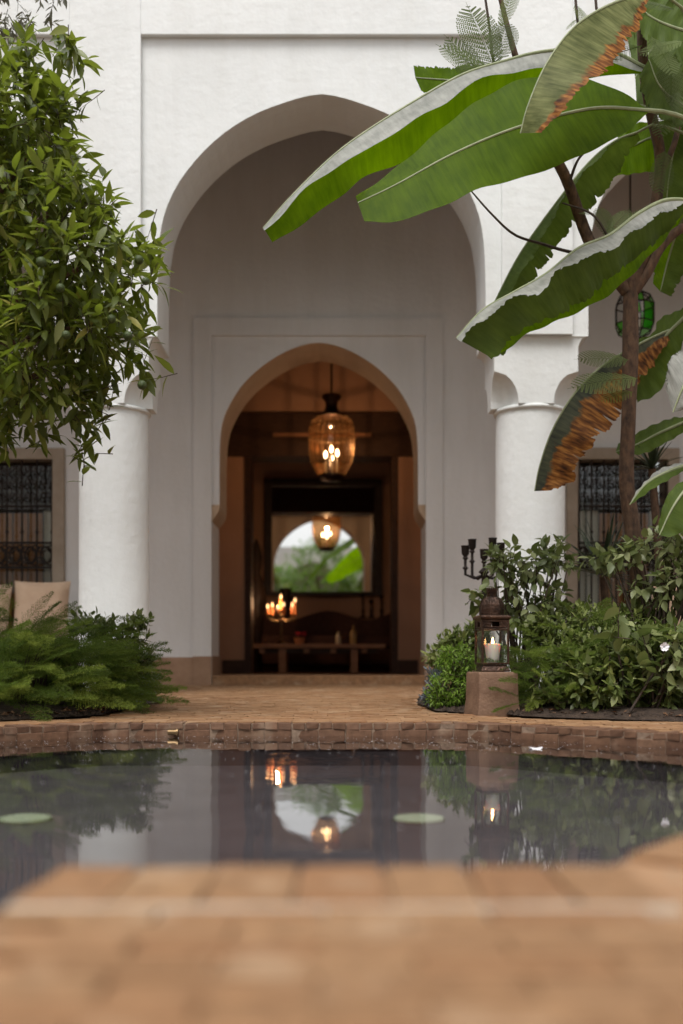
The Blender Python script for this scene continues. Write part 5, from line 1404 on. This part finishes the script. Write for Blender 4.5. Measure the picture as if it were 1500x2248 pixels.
shrub('bright_shrub', 'bright green fine leaved mound beside the clay pedestal on the path side', gp(990, 4.95), [E_(1000, 1500, 4.9, 48, 50, .14), E_(985, 1530, 4.9, 45, 25, .12), E_(1010, 1450, 4.95, 45, 35, .13)], 14, 420, 8, .028, LEAF_N, M['brightgreen'], shell=(.4, 1.28), spread=.95)
shrub('leafy_shrub', 'small leaved shrub rising behind the bright mound and lantern', gp(1000, 5.3), [E_(1010, 1415, 5.3, 55, 42, .16), E_(975, 1445, 5.3, 45, 40, .14), E_(1050, 1400, 5.3, 40, 40, .12)], 16, 260, 6, .038, LEAF_R, M['dense'], shell=(.3, 1.0))
shrub('grey_shrub', 'small grey lavender tuft at the path edge beside the bright mound', gp(942, 5.15), [E_(945, 1525, 5.1, 22, 32, .07), E_(960, 1490, 5.2, 22, 40, .07)], 4, 90, 7, .034, LEAF_N, M['greyleaf'], twmat=M['greyleaf'], shell=(.3, 1.15))
# white flower
fc = P(1459, 1420, 4.05)
t = thing('white_flower', 'single white five petalled flower over the dark shrub', 'flower', tuple(fc))
for k in range(5):
    a = k * 2 * PI / 5 + .3; b = MB()
    ex = Vector((math.cos(a), -.25, math.sin(a))); sd = Vector((-math.sin(a), 0, math.cos(a))); vs = []
    for q, w_ in ((.001, .002), (.007, .006), (.013, .008), (.017, .005)):
        c = fc + ex * q + Vector((0, -.004 * q / .03, 0)); vs += [c - sd * w_, c + Vector((0, .003, 0)), c + sd * w_]
    b.add(vs, [(i * 3 + j, i * 3 + j + 1, i * 3 + j + 4, i * 3 + j + 3) for i in range(3) for j in range(2)]); b.build('petal', M['white_petal'], t, smooth=True)
b = MB(); b.tube([fc, fc + Vector((.005, .05, -.06)), P(1452, 1500, 4.3)], .0015, 5); b.build('stalk', M['twig'], t)
mb = MB(); r6 = random.Random(14)
for k in range(2600):
    if k % 2: x_ = r6.uniform(.45, 1.9); y_ = max(4.36 - (x_ - .83) * .62, 4.4 if x_ < .83 else 0) + r6.uniform(.02, .35) ** 1.3
    else: x_ = r6.uniform(-1.9, -.97); y_ = 4.45 + (x_ + 1.02) * 1.1 + r6.uniform(.02, .5) ** 1.2
    if not (inside((x_, y_), BED_L) or inside((x_, y_), BED_R)): continue
    q = r6.uniform(.005, .020); z_ = floorz(y_) + .004 + r6.uniform(0, .012); a = r6.uniform(0, 2)
    ring = [(x_ + q * r6.uniform(.6, 1.2) * math.cos(a + j * PI / 2.5), y_ + q * r6.uniform(.6, 1.2) * math.sin(a + j * PI / 2.5), z_ - .008) for j in range(5)]
    mb.add(ring + [(x_, y_, z_ + q * r6.uniform(.4, 1))], [(j, (j + 1) % 5, 5) for j in range(5)])
tag(mb.build('soil_clods', M['soil']), 'crumbs of dark soil along the planting beds', 'soil', kind='stuff')
# leaf litter along the bed edges
mb = MB(); r5 = random.Random(4)
for k in range(620):
    if k % 2: x_ = r5.uniform(.75, 1.9); y_ = 4.36 - (x_ - .83) * .62 + .02 + .25 * r5.random() ** 1.6
    else: x_ = r5.uniform(-1.7, -1.0); y_ = 4.45 + (x_ + 1.02) * 1.1 + .03 + .3 * r5.random() ** 1.5
    q = r5.uniform(.008, .022); a = r5.uniform(0, 6.28); z_ = floorz(y_) + .008 + r5.uniform(0, .02)
    c_, s_ = math.cos(a), math.sin(a)
    mb.add([(x_ - c_ * q, y_ - s_ * q, z_), (x_ - s_ * q * .4, y_ + c_ * q * .4, z_ + .006), (x_ + c_ * q, y_ + s_ * q, z_ + r5.uniform(0, .012)), (x_ + s_ * q * .4, y_ - c_ * q * .4, z_ + .004)], [(0, 1, 2, 3)])
tag(mb.build('leaf_litter', M['dryleaf']), 'dry brown leaves lying on the soil of the beds', 'leaves', kind='stuff')

# ------------------------------------------------------------------ the courtyard behind (seen in the mirror), unseen side walls
ow = thing('garden_wall', 'white courtyard wall reflected in the mirror behind the trees', 'wall', (0, -8.2, 0))
b = MB(); arch_wall(b, -2.5, 2.5, 0, FARCH, ZIMP, 4.0, -8.6, -8.2); b.box(-6.6, -2.5, -8.6, -8.2, -.1, 4.0); b.box(2.5, 6.6, -8.6, -8.2, -.1, 4.0);  b.box(-2.5, -.96, -8.6, -8.2, -.1, ZIMP); b.box(.96, 2.5, -8.6, -8.2, -.1, ZIMP); b.build('wall', M['plaster'], ow)
b = MB(); b.box(-6.6, 6.6, -11.2, -11, -.1, 3.9); b.box(-6.6, 6.6, -11, -8.601, 3.7, 3.9); b.build('rear_arcade', M['plaster_in'], ow)
for x_, y_, zc_, r0, lab in ((.05, -3.4, 2.75, .95, 'round leafy garden tree filling the middle of the mirror'), (-1.15, -4.4, 2.2, .75, 'lower leafy garden tree seen at the urn side of the mirror'), (1.45, -3.2, 2.5, .8, 'leafy garden tree seen in the mirror beside the candlesticks')):
    t = thing('garden_tree', lab, 'tree', (x_, y_, 0))
    b = MB(); b.tube([(x_, y_, -.05), (x_ + .04, y_, zc_ * .5), (x_, y_, zc_)], [.09, .07, .04], 8); b.build('trunk', M['bark'], t, smooth=True)
    E = [(np.array([x_, y_, zc_]), np.array([r0, r0, r0])), (np.array([x_ + r0 * .5, y_, zc_ - r0 * .6]), np.array([.7, .7, .6]) * r0), (np.array([x_ - r0 * .6, y_, zc_ - r0 * .5]), np.array([.65, .7, .6]) * r0), (np.array([x_ + .2 * r0, y_, zc_ + r0 * .7]), np.array([.55, .55, .5]) * r0)]
    leafy_crown(t, E, 520, 7, .12, LEAF, M['brightgreen'], tw=False, shell=(.45, 1.10))
for sx in (-1, 1):
    b = MB(); xa, xc = sorted((sx * 6.55, sx * 6.85)); b.box(xa, xc, -8.2, 6.19, -.1, 6.0)  # out-of-view walls added to cut sky light from the sides
    tag(b.build('unseen_side_wall', M['plaster']), 'unseen white side wall of the courtyard, added to cut sky light, beyond the ' + ('orange tree' if sx < 0 else 'banana plant'), 'wall')
print('OBJECTS', len(bpy.data.objects))
